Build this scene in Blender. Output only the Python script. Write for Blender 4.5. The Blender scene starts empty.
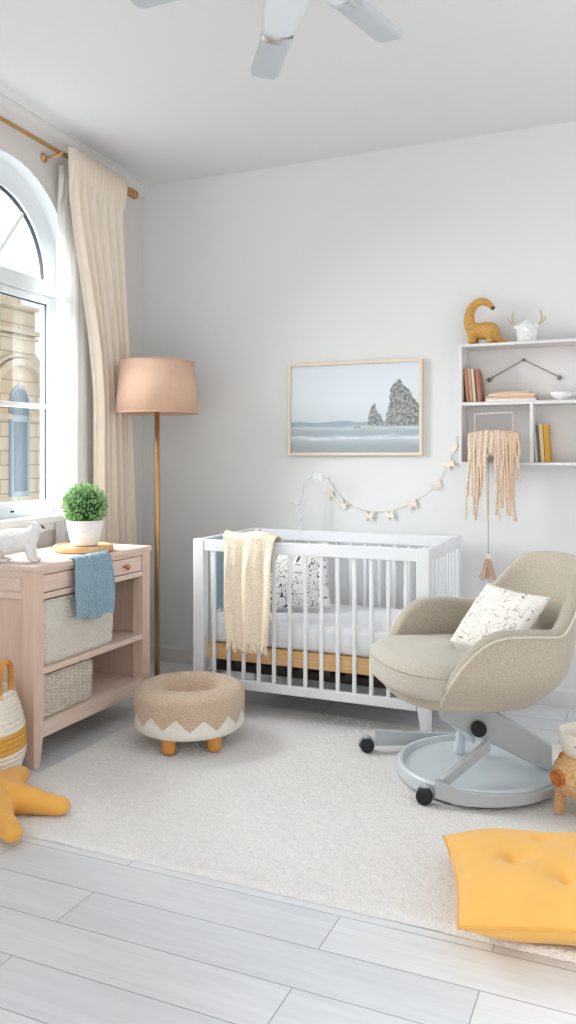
import bpy, bmesh, math, random
from math import sin, cos, pi, radians as rad, hypot, atan2, sqrt, exp
from mathutils import Vector, Matrix
random.seed(7)
S = bpy.context.scene
COL = S.collection

# ------------------------------------------------------------------ materials
def hexc(h):
    h = h.lstrip('#')
    v = [int(h[i:i+2], 16)/255 for i in (0, 2, 4)]
    return tuple((c/12.92 if c <= .04045 else ((c+.055)/1.055)**2.4) for c in v)+(1,)

def nodes(m):
    nt = m.node_tree
    return nt, nt.nodes, nt.links

def mat(name, col, rough=.6, var=.0, vscale=8, bump=0., bscale=60, col2=None, stretch=(1, 1, 1), kind='noise', spec=.4,
        metal=0., sheen=0., trans=0., detail=3):
    m = bpy.data.materials.new(name); m.use_nodes = True
    nt, N, L = nodes(m)
    b = N['Principled BSDF']
    c = hexc(col)
    b.inputs['Base Color'].default_value = c
    b.inputs['Roughness'].default_value = rough
    b.inputs['Specular IOR Level'].default_value = spec
    b.inputs['Metallic'].default_value = metal
    if sheen:
        b.inputs['Sheen Weight'].default_value = sheen
        b.inputs['Sheen Roughness'].default_value = .5
    tc = N.new('ShaderNodeTexCoord'); mp = N.new('ShaderNodeMapping')
    L.new(tc.outputs['Object'], mp.inputs['Vector']); mp.inputs['Scale'].default_value = stretch
    n = N.new('ShaderNodeTexNoise'); n.inputs['Scale'].default_value = vscale; n.inputs['Detail'].default_value = detail
    L.new(mp.outputs[0], n.inputs['Vector'])
    r = N.new('ShaderNodeValToRGB')
    c2 = hexc(col2) if col2 else tuple(max(0, x*(1-var)) for x in c[:3])+(1,)
    r.color_ramp.elements[0].color = c2; r.color_ramp.elements[1].color = c
    r.color_ramp.elements[0].position = .35; r.color_ramp.elements[1].position = .62
    L.new(n.outputs['Fac'], r.inputs['Fac']); L.new(r.outputs['Color'], b.inputs['Base Color'])
    if bump:
        if kind == 'voronoi':
            t = N.new('ShaderNodeTexVoronoi'); o = 'Distance'
        else:
            t = N.new('ShaderNodeTexNoise'); o = 'Fac'; t.inputs['Detail'].default_value = 2
        t.inputs['Scale'].default_value = bscale
        L.new(mp.outputs[0], t.inputs['Vector'])
        bp = N.new('ShaderNodeBump'); bp.inputs['Strength'].default_value = bump; bp.inputs['Distance'].default_value = .006 if kind == 'voronoi' else .004
        L.new(t.outputs[o], bp.inputs['Height']); L.new(bp.outputs[0], b.inputs['Normal'])
    if trans:
        out = N['Material Output']; tr = N.new('ShaderNodeBsdfTranslucent'); mx = N.new('ShaderNodeMixShader')
        L.new(r.outputs['Color'], tr.inputs['Color']); mx.inputs[0].default_value = trans
        L.new(b.outputs[0], mx.inputs[1]); L.new(tr.outputs[0], mx.inputs[2]); L.new(mx.outputs[0], out.inputs['Surface'])
    return m

def squiggle_mat(name, base, ink, scale=9, width=.03, lo=.5):
    m = mat(name, base, .85, .05, 30, .25, 500)
    nt, N, L = nodes(m); b = N['Principled BSDF']
    src = b.inputs['Base Color'].links[0].from_socket
    tc = N.new('ShaderNodeTexCoord')
    n = N.new('ShaderNodeTexNoise'); n.inputs['Scale'].default_value = scale; n.inputs['Detail'].default_value = 1.2
    n.inputs['Distortion'].default_value = 2.2
    L.new(tc.outputs['Object'], n.inputs['Vector'])
    # thin iso-lines of the noise field make the drawn curls
    w = N.new('ShaderNodeMath'); w.operation = 'MULTIPLY'; w.inputs[1].default_value = 7
    L.new(n.outputs['Fac'], w.inputs[0])
    f = N.new('ShaderNodeMath'); f.operation = 'PINGPONG'; f.inputs[1].default_value = .5; L.new(w.outputs[0], f.inputs[0])
    c = N.new('ShaderNodeMath'); c.operation = 'LESS_THAN'; c.inputs[1].default_value = width*2; L.new(f.outputs[0], c.inputs[0])
    g = N.new('ShaderNodeTexNoise'); g.inputs['Scale'].default_value = scale*3; L.new(tc.outputs['Object'], g.inputs['Vector'])
    h = N.new('ShaderNodeMath'); h.operation = 'GREATER_THAN'; h.inputs[1].default_value = lo; L.new(g.outputs['Fac'], h.inputs[0])
    k = N.new('ShaderNodeMath'); k.operation = 'MULTIPLY'; L.new(c.outputs[0], k.inputs[0]); L.new(h.outputs[0], k.inputs[1])
    mx = N.new('ShaderNodeMix'); mx.data_type = 'RGBA'
    L.new(k.outputs[0], mx.inputs['Factor']); L.new(src, mx.inputs['A']); mx.inputs['B'].default_value = hexc(ink)
    L.new(mx.outputs['Result'], b.inputs['Base Color'])
    return m

M = {}
M['wall'] = mat('wall_paint', '#e6e7e6', .85, .015, 2, .04, 300)
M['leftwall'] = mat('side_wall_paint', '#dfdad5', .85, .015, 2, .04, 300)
M['ceil'] = mat('ceiling_paint', '#e6e7e8', .9, .01, 2)
M['trim'] = mat('trim_paint', '#e2dfdc', .45, .01, 2)
M['winframe'] = mat('window_frame_paint', '#eef2f4', .35, .01, 2)
M['gasket'] = mat('window_gasket', '#3b4148', .5)
M['crib'] = mat('crib_paint', '#eceef0', .4, .01, 3)
M['pink'] = mat('pink_wood', '#e5c9b7', .5, .0, 6, .03, 60, col2='#dfc1ae', stretch=(14, 14, .8))
M['pinkh'] = mat('pink_wood_horizontal', '#ead3c3', .5, .0, 6, .03, 60, col2='#e1c7b9', stretch=(14, .8, 14))
M['brass'] = mat('brass', '#c9a06c', .28, .15, 3, metal=.9)
M['copper'] = mat('copper', '#c98d63', .3, .1, 3, metal=.8)
M['shade'] = mat('shade_fabric', '#ecc6ac', .8, .04, 40, .15, 300, trans=.15)
M['curtain'] = mat('cream_curtain', '#fff2e2', .9, .02, 20, .12, 400, trans=.2)
M['sheer'] = mat('sheer_curtain', '#fdfcfa', .9, .01, 20, .08, 400, trans=.55)
M['rodwood'] = mat('rod_wood', '#bd8a55', .4, .3, 12, .1, 50)
M['bouclew'] = mat('boucle', '#dfc4a8', .95, .2, 200, 1., 120, sheen=.3, kind='voronoi')
M['cream'] = mat('cream_felt', '#f2ece1', .9, .06, 80, .4, 300)
M['orangewood'] = mat('orange_wood', '#e09a4c', .5, .15, 15)
M['melange'] = mat('chair_wool', '#bfb5a5', .95, .0, 160, .35, 260, col2='#b0a593', sheen=.25)
M['seatwool'] = mat('seat_wool', '#cac4b7', .95, .0, 260, .4, 300, col2='#bab1a1', sheen=.25)
M['piping'] = mat('piping', '#dbd4c6', .8, .05, 60)
M['greymetal'] = mat('grey_metal', '#bcc0c2', .45, .04, 10)
M['bluemetal'] = mat('pale_blue_plastic', '#d3dde2', .3, .03, 10)
M['black'] = mat('black_rubber', '#1e2024', .35, .1, 20)
M['white'] = mat('white_ceramic', '#f4f4f2', .45, .04, 25, .3, 90)
M['whitebump'] = mat('white_textured_resin', '#f3f2f0', .6, .08, 40, .8, 70, kind='voronoi')
M['mattress'] = mat('mattress_cotton', '#f0f2f4', .9, .02, 6, .15, 40)
M['tan'] = mat('tan_board', '#e9c290', .6, .0, 6, .05, 60, col2='#dfb27a', stretch=(.8, 14, 14))
M['knit'] = mat('cream_knit', '#f8ead5', .95, .0, 160, .55, 95, col2='#ead8bf', kind='voronoi')
M['teal'] = mat('teal_knit', '#9dbac3', .95, .0, 200, .6, 200, col2='#87a8b3', sheen=.2)
M['bluecloth'] = mat('blue_knit', '#9dbac9', .95, .0, 220, 1., 120, col2='#8aa9bb', kind='voronoi', sheen=.2)
M['wovenwhite'] = mat('woven_white', '#ece6dd', .9, .0, 220, .9, 130, col2='#e2dbd0', kind='voronoi')
M['wicker'] = mat('greige_wicker', '#dbd0c3', .8, .0, 60, .3, 150, col2='#c9bcae')
M['gapshade'] = mat('painted_gap_shade', '#3a3330', .9)  # near-black painted in for the shade in weave gaps and under the crib board
M['rope'] = mat('cotton_rope', '#efe8da', .95, .0, 150, .4, 240, col2='#e2d9c8')
M['mustard'] = mat('mustard_rope', '#dfaa55', .95, .0, 150, .4, 240, col2='#d09a45')
M['honeywood'] = mat('honey_wood', '#d99b4a', .5, .0, 12, .1, 50, col2='#bf7f34', stretch=(3, 3, 1))
M['yellow'] = mat('yellow_cotton', '#f5bd63', .9, .05, 9, .6, 14, sheen=.2)
M['yellow2'] = mat('yellow_corduroy', '#f2b457', .9, .08, 14, .35, 45, sheen=.2)
M['natwood'] = mat('natural_wood', '#e4bd8f', .5, .0, 8, .05, 60, col2='#d3a776', stretch=(2, 12, 12))
M['leaf'] = mat('leaf_green', '#abcf8f', .5, .0, 60, col2='#6a9f59')
M['leafshade'] = mat('leaf_core', '#264a24', .8, .3, 40)  # core painted dark as the shade in the gaps between leaves
M['frame'] = mat('pale_oak_frame', '#efdcc5', .5, .05, 20, stretch=(4, 4, 4))
M['gold'] = mat('ochre_resin', '#dfad60', .6, .0, 130, .9, 130, col2='#cd9645', kind='voronoi')
M['darktip'] = mat('dark_brown', '#5c4633', .7)
M['antler'] = mat('antler', '#cfc0a4', .6, .2, 30)
M['steel'] = mat('wire_steel', '#8c8578', .4, metal=.6)
M['yarn'] = mat('yarn_blush', '#e9cfb8', .95, .0, 150, .9, 300, col2='#dab79b')
M['yarnc'] = mat('yarn_cream', '#f1e5d5', .95, .0, 150, .9, 300, col2='#e2cfb6')
M['felt'] = mat('felt_white', '#dfe2e4', .9, .08, 30)
M['ply'] = mat('thin_ply', '#f3e8d8', .7, .08, 60)
M['pig'] = mat('orange_wicker', '#e3bb8c', .7, .0, 90, .4, 120, col2='#cf9d68')
M['pigdark'] = mat('orange_wicker_ear', '#cf8245', .7, .0, 40, .6, 120, col2='#a85f28')
M['stone'] = mat('sandstone', '#d8c7ac', .9, .12, 3, .3, 20)
M['stoned'] = mat('sandstone_moulding', '#c9b9a2', .9, .12, 3, .3, 20)
M['glassblue'] = mat('facade_glass', '#506373', .9, .15, 2, spec=.1)
M['facframe'] = mat('facade_window_frame', '#8496a3', .5)
M['fan'] = mat('fan_plastic', '#dfe3e6', .35, .02, 10)
M['fangrey'] = mat('fan_blade_underside', '#c3cace', .4, .02, 10)
M['chrome'] = mat('chrome', '#d8dadb', .15, metal=1.)
M['print1'] = squiggle_mat('scribble_print', '#f1f1ee', '#3f454d', 8, .045, .42)
M['print2'] = squiggle_mat('curl_print', '#f3efe8', '#96918b', 8, .028, .42)
M['paper'] = mat('pages', '#efe7d8', .9, .1, 200, stretch=(1, 1, 6))
BOOKM = {k: mat('book_'+k, v, .6, .06, 20) for k, v in dict(terracotta='#c98f76', peach='#e2b395', rose='#d7a48e', brown='#b37c66',
         cream='#ecdcc4', tan='#dcb994', white='#f0ece4', grey='#b9bcb8', slate='#5f6872', buff='#e9c48f', mustard='#d9a541', gold='#e2b558').items()}

# glass
def glass_mat():
    m = bpy.data.materials.new('window_glass'); m.use_nodes = True
    nt, N, L = nodes(m); N.remove(N['Principled BSDF'])
    t = N.new('ShaderNodeBsdfTransparent'); g = N.new('ShaderNodeBsdfGlossy'); g.inputs['Roughness'].default_value = .02
    x = N.new('ShaderNodeMixShader'); x.inputs[0].default_value = .06
    t.inputs['Color'].default_value = (.95, .98, 1, 1)
    L.new(t.outputs[0], x.inputs[1]); L.new(g.outputs[0], x.inputs[2]); L.new(x.outputs[0], N['Material Output'].inputs['Surface'])
    return m
M['glass'] = glass_mat()

def floor_mat():
    m = bpy.data.materials.new('grey_planks'); m.use_nodes = True
    nt, N, L = nodes(m); b = N['Principled BSDF']
    tc = N.new('ShaderNodeTexCoord'); mp = N.new('ShaderNodeMapping'); L.new(tc.outputs['Object'], mp.inputs['Vector'])
    mp.inputs['Location'].default_value = (.35, .02, 0)
    br = N.new('ShaderNodeTexBrick'); br.offset = .37; br.offset_frequency = 2
    br.inputs['Scale'].default_value = 1; br.inputs['Brick Width'].default_value = 1.05; br.inputs['Row Height'].default_value = .158
    br.inputs['Mortar Size'].default_value = .0016; br.inputs['Mortar Smooth'].default_value = .1; br.inputs['Bias'].default_value = 0
    br.inputs['Color1'].default_value = hexc('#e9ebed'); br.inputs['Color2'].default_value = hexc('#dcdfe2'); br.inputs['Mortar'].default_value = hexc('#a4a8ab')
    L.new(mp.outputs[0], br.inputs['Vector'])
    mp2 = N.new('ShaderNodeMapping'); mp2.inputs['Scale'].default_value = (1.3, 22, 1); L.new(tc.outputs['Object'], mp2.inputs['Vector'])
    n = N.new('ShaderNodeTexNoise'); n.inputs['Scale'].default_value = 2.2; n.inputs['Detail'].default_value = 5; n.inputs['Distortion'].default_value = .6
    L.new(mp2.outputs[0], n.inputs['Vector'])
    r = N.new('ShaderNodeValToRGB'); r.color_ramp.elements[0].position = .3; r.color_ramp.elements[1].position = .7
    r.color_ramp.elements[0].color = (.90, .90, .905, 1); r.color_ramp.elements[1].color = (1.0, 1.0, 1.0, 1)
    L.new(n.outputs['Fac'], r.inputs['Fac'])
    mx = N.new('ShaderNodeMix'); mx.data_type = 'RGBA'; mx.blend_type = 'MULTIPLY'; mx.inputs['Factor'].default_value = 1
    L.new(br.outputs['Color'], mx.inputs['A']); L.new(r.outputs['Color'], mx.inputs['B'])
    L.new(mx.outputs['Result'], b.inputs['Base Color'])
    b.inputs['Roughness'].default_value = .33; b.inputs['Specular IOR Level'].default_value = .5
    bp = N.new('ShaderNodeBump'); bp.invert = True; bp.inputs['Strength'].default_value = .4; bp.inputs['Distance'].default_value = .002
    L.new(br.outputs['Fac'], bp.inputs['Height']); L.new(bp.outputs[0], b.inputs['Normal'])
    return m
M['floor'] = floor_mat()
M['shelfp'] = mat('shelf_paint', '#e5e2e0', .5, .01, 5)
M['rug'] = mat('rug_pile', '#f1eeeb', 1., .0, 150, 1., 170, col2='#e8e4e0', sheen=.3)

def facade_mat():
    m = bpy.data.materials.new('facade_blocks'); m.use_nodes = True
    nt, N, L = nodes(m); b = N['Principled BSDF']; b.inputs['Roughness'].default_value = .9
    tc = N.new('ShaderNodeTexCoord'); sp = N.new('ShaderNodeSeparateXYZ'); cb = N.new('ShaderNodeCombineXYZ')
    L.new(tc.outputs['Object'], sp.inputs[0]); L.new(sp.outputs['Y'], cb.inputs['X']); L.new(sp.outputs['Z'], cb.inputs['Y'])
    br = N.new('ShaderNodeTexBrick'); br.inputs['Scale'].default_value = 1; br.inputs['Brick Width'].default_value = .62
    br.inputs['Row Height'].default_value = .17; br.inputs['Mortar Size'].default_value = .008
    br.inputs['Color1'].default_value = hexc('#cfbea6'); br.inputs['Color2'].default_value = hexc('#c2af95'); br.inputs['Mortar'].default_value = hexc('#9a8b76')
    L.new(cb.outputs[0], br.inputs['Vector']); L.new(br.outputs['Color'], b.inputs['Base Color'])
    return m
M['facade'] = facade_mat()

# ------------------------------------------------------------------ mesh helpers
class B:
    """collects geometry with material slots"""
    def __init__(s): s.v = []; s.f = []; s.m = []
    def add(s, vs, fs, mi=0):
        o = len(s.v); s.v += [tuple(v) for v in vs]
        s.f += [tuple(i+o for i in f) for f in fs]; s.m += [mi]*len(fs)
        return s
    def box(s, a, b, mi=0, tm=None):
        x0, y0, z0 = a; x1, y1, z1 = b
        if x0 > x1: x0, x1 = x1, x0
        if y0 > y1: y0, y1 = y1, y0
        if z0 > z1: z0, z1 = z1, z0
        vs = [(x0, y0, z0), (x1, y0, z0), (x1, y1, z0), (x0, y1, z0), (x0, y0, z1), (x1, y0, z1), (x1, y1, z1), (x0, y1, z1)]
        if tm: vs = [tm @ Vector(v) for v in vs]
        return s.add(vs, [(0, 3, 2, 1), (4, 5, 6, 7), (0, 1, 5, 4), (1, 2, 6, 5), (2, 3, 7, 6), (3, 0, 4, 7)], mi)
    def hexa(s, bot, top, mi=0):
        return s.add(list(bot)+list(top), [(0, 3, 2, 1), (4, 5, 6, 7), (0, 1, 5, 4), (1, 2, 6, 5), (2, 3, 7, 6), (3, 0, 4, 7)], mi)
    def grid(s, P, closed_u=False, closed_v=False, mi=0, flip=False):
        nu, nv = len(P), len(P[0]); vs = [p for row in P for p in row]; fs = []
        for i in range(nu if closed_u else nu-1):
            for j in range(nv if closed_v else nv-1):
                a = i*nv+j; b = ((i+1) % nu)*nv+j; c = ((i+1) % nu)*nv+(j+1) % nv; d = i*nv+(j+1) % nv
                fs.append((a, d, c, b) if flip else (a, b, c, d))
        return s.add(vs, fs, mi)
    def lathe(s, prof, n=40, c=(0, 0, 0), mi=0, mis=None):
        P = [[(c[0]+r*cos(2*pi*k/n), c[1]+r*sin(2*pi*k/n), c[2]+z) for k in range(n)] for r, z in prof]
        for i in range(len(P)-1):
            s.grid([P[i], P[i+1]], closed_v=True, mi=mis[i] if mis else mi, flip=True)
        return s
    def prism(s, pts, axis, a, b, mi=0):
        """polygon pts (2D) extruded along axis x/y/z from a to b"""
        def mk(p, q):
            return (q, p[0], p[1]) if axis == 'x' else (p[0], q, p[1]) if axis == 'y' else (p[0], p[1], q)
        n = len(pts)
        vs = [mk(p, a) for p in pts]+[mk(p, b) for p in pts]
        fs = [tuple(range(n))[::-1], tuple(range(n, 2*n))]+[(i, (i+1) % n, n+(i+1) % n, n+i) for i in range(n)]
        return s.add(vs, fs, mi)
    def tube(s, pts, rad_, n=8, mi=0, closed=False, smooth=0, flat=1.):
        pts = [Vector(p) for p in pts]
        R = list(rad_) if hasattr(rad_, '__len__') else [rad_]*len(pts)
        if smooth:
            pts, R = catmull(pts, R, smooth, closed)
        m = len(pts); rows = []
        t0 = (pts[1]-pts[0]).normalized()
        up = Vector((0, 0, 1)) if abs(t0.z) < .9 else Vector((1, 0, 0))
        nrm = t0.cross(up).normalized()
        for i, p in enumerate(pts):
            if closed: t = (pts[(i+1) % m]-pts[i-1]).normalized()
            else: t = (pts[min(i+1, m-1)]-pts[max(i-1, 0)]).normalized()
            nrm = (nrm-t*nrm.dot(t)).normalized(); bn = t.cross(nrm)
            rows.append([p+(nrm*cos(2*pi*k/n)+bn*sin(2*pi*k/n)*flat)*R[i] for k in range(n)])
        s.grid(rows, closed_u=closed, closed_v=True, mi=mi)
        if not closed:
            for row, p, sg in ((rows[0], pts[0]-(pts[1]-pts[0]).normalized()*R[0]*.6, 0), (rows[-1], pts[-1]+(pts[-1]-pts[-2]).normalized()*R[-1]*.6, 1)):
                vs = [tuple(v) for v in row]+[tuple(p)]
                s.add(vs, [((k+1) % n, k, n) if sg == 0 else (k, (k+1) % n, n) for k in range(n)], mi)
        return s
    def ball(s, c, r, mi=0, nu=16, nv=10, sc=(1, 1, 1), tm=None):
        P = []
        for i in range(nv+1):
            th_ = pi*i/nv
            row = []
            for k in range(nu):
                a = 2*pi*k/nu
                v = Vector((r*sc[0]*sin(th_)*cos(a), r*sc[1]*sin(th_)*sin(a), r*sc[2]*cos(th_)))
                if tm: v = tm @ v
                row.append((c[0]+v.x, c[1]+v.y, c[2]+v.z))
            P.append(row)
        return s.grid(P, closed_v=True, mi=mi)

def catmull(pts, R, k, closed=False):
    out, ro = [], []
    n = len(pts)
    for i in range(n if closed else n-1):
        g = (lambda j: pts[j % n]) if closed else (lambda j: pts[max(0, min(n-1, j))])
        gr = (lambda j: R[j % n]) if closed else (lambda j: R[max(0, min(n-1, j))])
        p0, p1, p2, p3 = g(i-1), g(i), g(i+1), g(i+2)
        for q in range(k):
            t = q/k
            out.append(.5*((2*p1)+(p2-p0)*t+(2*p0-5*p1+4*p2-p3)*t*t+(3*p1-p0-3*p2+p3)*t**3))
            ro.append(gr(i)*(1-t)+gr(i+1)*t)
    if not closed: out.append(pts[-1]); ro.append(R[-1])
    return out, ro

def build(name, b, mats, parent=None, smooth=False, bevel=0., sub=0, remesh=0., solid=0., weld=True, smoothmod=0):
    me = bpy.data.meshes.new(name); me.from_pydata(b.v, [], b.f)
    ms = mats if isinstance(mats, (list, tuple)) else [mats]
    for m in ms: me.materials.append(M[m] if isinstance(m, str) else m)
    for p, i in zip(me.polygons, b.m): p.material_index = min(i, len(ms)-1)
    bm = bmesh.new(); bm.from_mesh(me)
    if weld: bmesh.ops.remove_doubles(bm, verts=bm.verts, dist=1e-5)
    bmesh.ops.dissolve_degenerate(bm, edges=bm.edges, dist=1e-6)
    bmesh.ops.recalc_face_normals(bm, faces=bm.faces)
    bm.to_mesh(me); bm.free()
    o = bpy.data.objects.new(name, me); COL.objects.link(o)
    if smooth:
        for p in me.polygons: p.use_smooth = True
    if bevel:
        md = o.modifiers.new('bevel', 'BEVEL'); md.width = bevel; md.segments = 2; md.limit_method = 'ANGLE'; md.angle_limit = rad(35)
    if solid:
        md = o.modifiers.new('solid', 'SOLIDIFY'); md.thickness = solid; md.offset = 0
    if remesh:
        md = o.modifiers.new('remesh', 'REMESH'); md.mode = 'VOXEL'; md.voxel_size = remesh; md.use_smooth_shade = True
        if smoothmod:
            md = o.modifiers.new('soft', 'SMOOTH'); md.iterations = smoothmod; md.factor = .5
    if sub:
        md = o.modifiers.new('sub', 'SUBSURF'); md.levels = sub; md.render_levels = sub
    if parent: o.parent = parent
    return o

def thing(name, label, cat, loc=(0, 0, 0), rz=0, group=None, rot=None):
    o = bpy.data.objects.new(name, None); COL.objects.link(o); o.empty_display_size = .05
    o.location = loc; o.rotation_euler = rot if rot else (0, 0, rz)
    return tag(o, label, cat, group)
def tag(o, label, cat, group=None, loc=None, rz=None, kind=None):
    o['label'] = label; o['category'] = cat
    if group: o['group'] = group
    if kind: o['kind'] = kind
    if loc: o.location = loc
    if rz is not None: o.rotation_euler = (0, 0, rz)
    return o
def struct(name, b, mats, parent=None, **k):
    o = build(name, b, mats, parent, **k)
    if not parent: o['kind'] = 'structure'
    return o

# ------------------------------------------------------------------ room shell
CX, CY, H = -2.747, 4.155, 2.784
DL = Vector((.06238, -.99805, 0)); OUT = Vector((-.99805, -.06238, 0))     # along the left wall towards the camera / outwards
def W(s, off, z): p = Vector((CX, CY, 0))+DL*s+OUT*off; return (p.x, p.y, z)

fl = B(); fl.box((-3.4, -1.2, -.08), (2.4, 4.4, 0)); struct('floor', fl, 'floor')
ce = B(); ce.box((-2.95, -1.2, H), (2.4, 4.4, H+.1)); struct('ceiling', ce, 'ceil')
bw = B(); bw.box((CX-.3, CY, 0), (2.4, CY+.15, H)); struct('wall_back', bw, 'wall')

# left wall with an arched opening
SC, R0, ZS, Z0 = 1.22, .5, 2.07, .90     # opening centre, half width, spring line, sill
lw = B()
def wallface(off):
    P = []
    n = 24
    return P
def quadstrip(b, pa, pb, mi=0):
    b.grid([pa, pb], mi=mi)
n = 28
for off in (0, .14):
    lw.add([W(0, off, 0), W(SC-R0, off, 0), W(SC-R0, off, H), W(0, off, H)], [(0, 1, 2, 3)])
    lw.add([W(SC+R0, off, 0), W(5.0, off, 0), W(5.0, off, H), W(SC+R0, off, H)], [(0, 1, 2, 3)])
    lw.add([W(SC-R0, off, 0), W(SC+R0, off, 0), W(SC+R0, off, Z0), W(SC-R0, off, Z0)], [(0, 1, 2, 3)])
    arc = [W(SC-R0*cos(pi*k/n), off, ZS+R0*sin(pi*k/n)) for k in range(n+1)]
    top = [W(SC-R0*cos(pi*k/n), off, H) for k in range(n+1)]
    lw.grid([arc, top])
lw.grid([[W(SC-R0*cos(pi*k/n), o_, ZS+R0*sin(pi*k/n)) for k in range(n+1)] for o_ in (0, .14)], mi=1)
for sgn in (-1, 1):
    lw.add([W(SC+sgn*R0, 0, Z0), W(SC+sgn*R0, .14, Z0), W(SC+sgn*R0, .14, ZS), W(SC+sgn*R0, 0, ZS)], [(0, 1, 2, 3)], 1)
lw.add([W(SC-R0, 0, Z0), W(SC-R0, .14, Z0), W(SC+R0, .14, Z0), W(SC+R0, 0, Z0)], [(0, 1, 2, 3)], 1)
lw.add([W(0, 0, 0), W(0, .14, 0), W(0, .14, H), W(0, 0, H)], [(0, 1, 2, 3)])
lw.add([W(5, 0, 0), W(5, .14, 0), W(5, .14, H), W(5, 0, H)], [(0, 1, 2, 3)])
lw.add([W(0, 0, H), W(0, .14, H), W(5, .14, H), W(5, 0, H)], [(0, 1, 2, 3)])
struct('wall_left', lw, ['leftwall', 'winframe'])

def wbox(b, s0, s1, o0, o1, z0, z1, mi=0):
    b.hexa([W(s0, o0, z0), W(s1, o0, z0), W(s1, o1, z0), W(s0, o1, z0)], [W(s0, o0, z1), W(s1, o0, z1), W(s1, o1, z1), W(s0, o1, z1)], mi)
def arcband(b, sc, zc, r0, r1, o0, o1, a0=0, a1=pi, n=32, mi=0):
    rows = []
    for r, o in ((r0, o0), (r1, o0), (r1, o1), (r0, o1)):
        rows.append([W(sc-r*cos(a0+(a1-a0)*k/n), o, zc+r*sin(a0+(a1-a0)*k/n)) for k in range(n+1)])
    b.grid(rows, closed_u=True, mi=mi)

# window: outer frame + transom, arched light, two lower sashes, sill
wi = B()
arcband(wi, SC, ZS, .385, .505, .07, .14)
for s in (SC-R0-.005, SC+R0-.065): wbox(wi, s, s+.07, .07, .14, Z0, ZS)
wbox(wi, SC-R0, SC+R0, .055, .14, 1.995, 2.065)
wbox(wi, SC-R0, SC+R0, .07, .14, Z0-.005, .945)
wbox(wi, SC-.01, SC+.05, .07, .135, .94, 2.0)
WIN = struct('window_1', wi, 'winframe', bevel=.004)
g = B(); arcband(g, SC, ZS, .377, .387, .085, .10, mi=0)
build('gasket', g, 'gasket', WIN)
for nm, a in (('muntin', rad(52)), ('muntin', rad(90)), ('muntin', rad(128))):
    g = B(); d0, d1 = .04, .38
    p = [(SC-r_*cos(a)+w_*sin(a), ZS+.0+r_*sin(a)+w_*cos(a)) for r_, w_ in ((d0, -.009), (d1, -.009), (d1, .009), (d0, .009))]
    g.hexa([W(x, .09, z) for x, z in p], [W(x, .115, z) for x, z in p]); build(nm, g, 'winframe', WIN)
for s0, s1 in ((SC-.435, SC-.012), (SC+.052, SC+.435)):
    g = B(); w = .032
    for a_, b_, c_, d_ in ((s0, s0+w, .945, 1.99), (s1-w, s1, .945, 1.99), (s0+w, s1-w, .945, .975), (s0+w, s1-w, 1.955, 1.99), (s0+w, s1-w, 1.43, 1.452)):
        wbox(g, a_, b_, .075, .12, c_, d_)
    sash = build('sash', g, 'winframe', WIN, bevel=.003)
    g = B()
    for a_, b_, c_, d_ in ((s0+w-.001, s0+w+.005, .975, 1.955), (s1-w-.005, s1-w+.001, .975, 1.955), (s0+w, s1-w, 1.949, 1.956)):
        wbox(g, a_, b_, .082, .092, c_, d_)
    build('gasket', g, 'gasket', sash)
    g = B(); wbox(g, s0+w, s1-w, .098, .102, .975, 1.955); build('pane', g, 'glass', sash)
g = B()
arcpts = [(SC-.38*cos(pi*k/24), ZS+.38*sin(pi*k/24)) for k in range(25)]
g.add([W(x, .098, z) for x, z in arcpts], [tuple(range(25))]); g.add([W(x, .102, z) for x, z in arcpts], [tuple(range(25))])
build('pane', g, 'glass', WIN, weld=False)
g = B(); wbox(g, SC-R0-.08, SC+R0+.08, -.045, .10, .872, .905); wbox(g, SC-R0-.05, SC+R0+.05, -.02, .02, .835, .874)
build('window_sill', g, 'winframe', WIN, bevel=.005)
g = B(); wbox(g, SC-.13, SC-.115, .062, .075, .93, .938); build('latch', g, 'gasket', WIN)

# baseboards and crown moulding
g = B(); g.prism([(CY, 0), (CY-.018, 0), (CY-.018, .078), (CY-.011, .086), (CY, .088)], 'x', CX+.01, 2.4); struct('baseboard_back', g, 'trim', bevel=.002)
g = B(); prof = [(0, 0), (-.016, 0), (-.016, .078), (-.01, .086), (0, .088)]
g.grid([[W(s, o, z) for o, z in prof] for s in (.02, 5)]); g.add([W(5, o, z) for o, z in prof], [tuple(range(5))]); struct('baseboard_left', g, 'trim')
g = B(); prof = [(0, -.075), (-.012, -.075), (-.016, -.055), (-.04, -.03), (-.05, -.012), (-.06, -.010), (-.06, 0), (0, 0)]
g.grid([[W(s, o, H+z) for o, z in prof] for s in (.0, 5)], closed_v=True); g.add([W(0, o, H+z) for o, z in prof], [tuple(range(8))]); g.add([W(5, o, H+z) for o, z in prof], [tuple(range(8))]); struct('trim_1', g, 'trim')

# ------------------------------------------------------------------ building across the street
FX = -7.0
bd = thing('stone_building', 'beige stone building with an arched window seen through the window panes', 'building', (FX, 7.9, -3))
g = B()
def fpoly(b, pts, x0, x1, mi=0): b.prism([(y-7.9, z+3) for y, z in pts], 'x', x0, x1, mi)
fpoly(g, [(3.0, -3), (8.32, -3), (8.32, 2.35), (8.19, 2.45), (8.19, 2.98), (7.95, 2.98), (7.95, 3.12), (3.0, 3.12)], -1.5, 0)
build('wall', g, 'facade', bd)
g = B()
for zc, hh, dd in ((2.66, .05, .09), (2.60, .03, .05), (2.97, .04, .06)):
    fpoly(g, [(3, zc), (8.2, zc), (8.2, zc+hh), (3, zc+hh)], 0, dd)
build('cornice', g, 'stoned', bd)
g = B()
def harc(b, yc, zc, r0, r1, x0, x1, n=24, mi=0):
    for k in range(n):
        a, c = pi*k/n, pi*(k+1)/n
        P = [(yc+r*cos(t), zc+r*sin(t)) for r, t in ((r0, a), (r1, a), (r1, c), (r0, c))]
        fpoly(b, P, x0, x1, mi)
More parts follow.
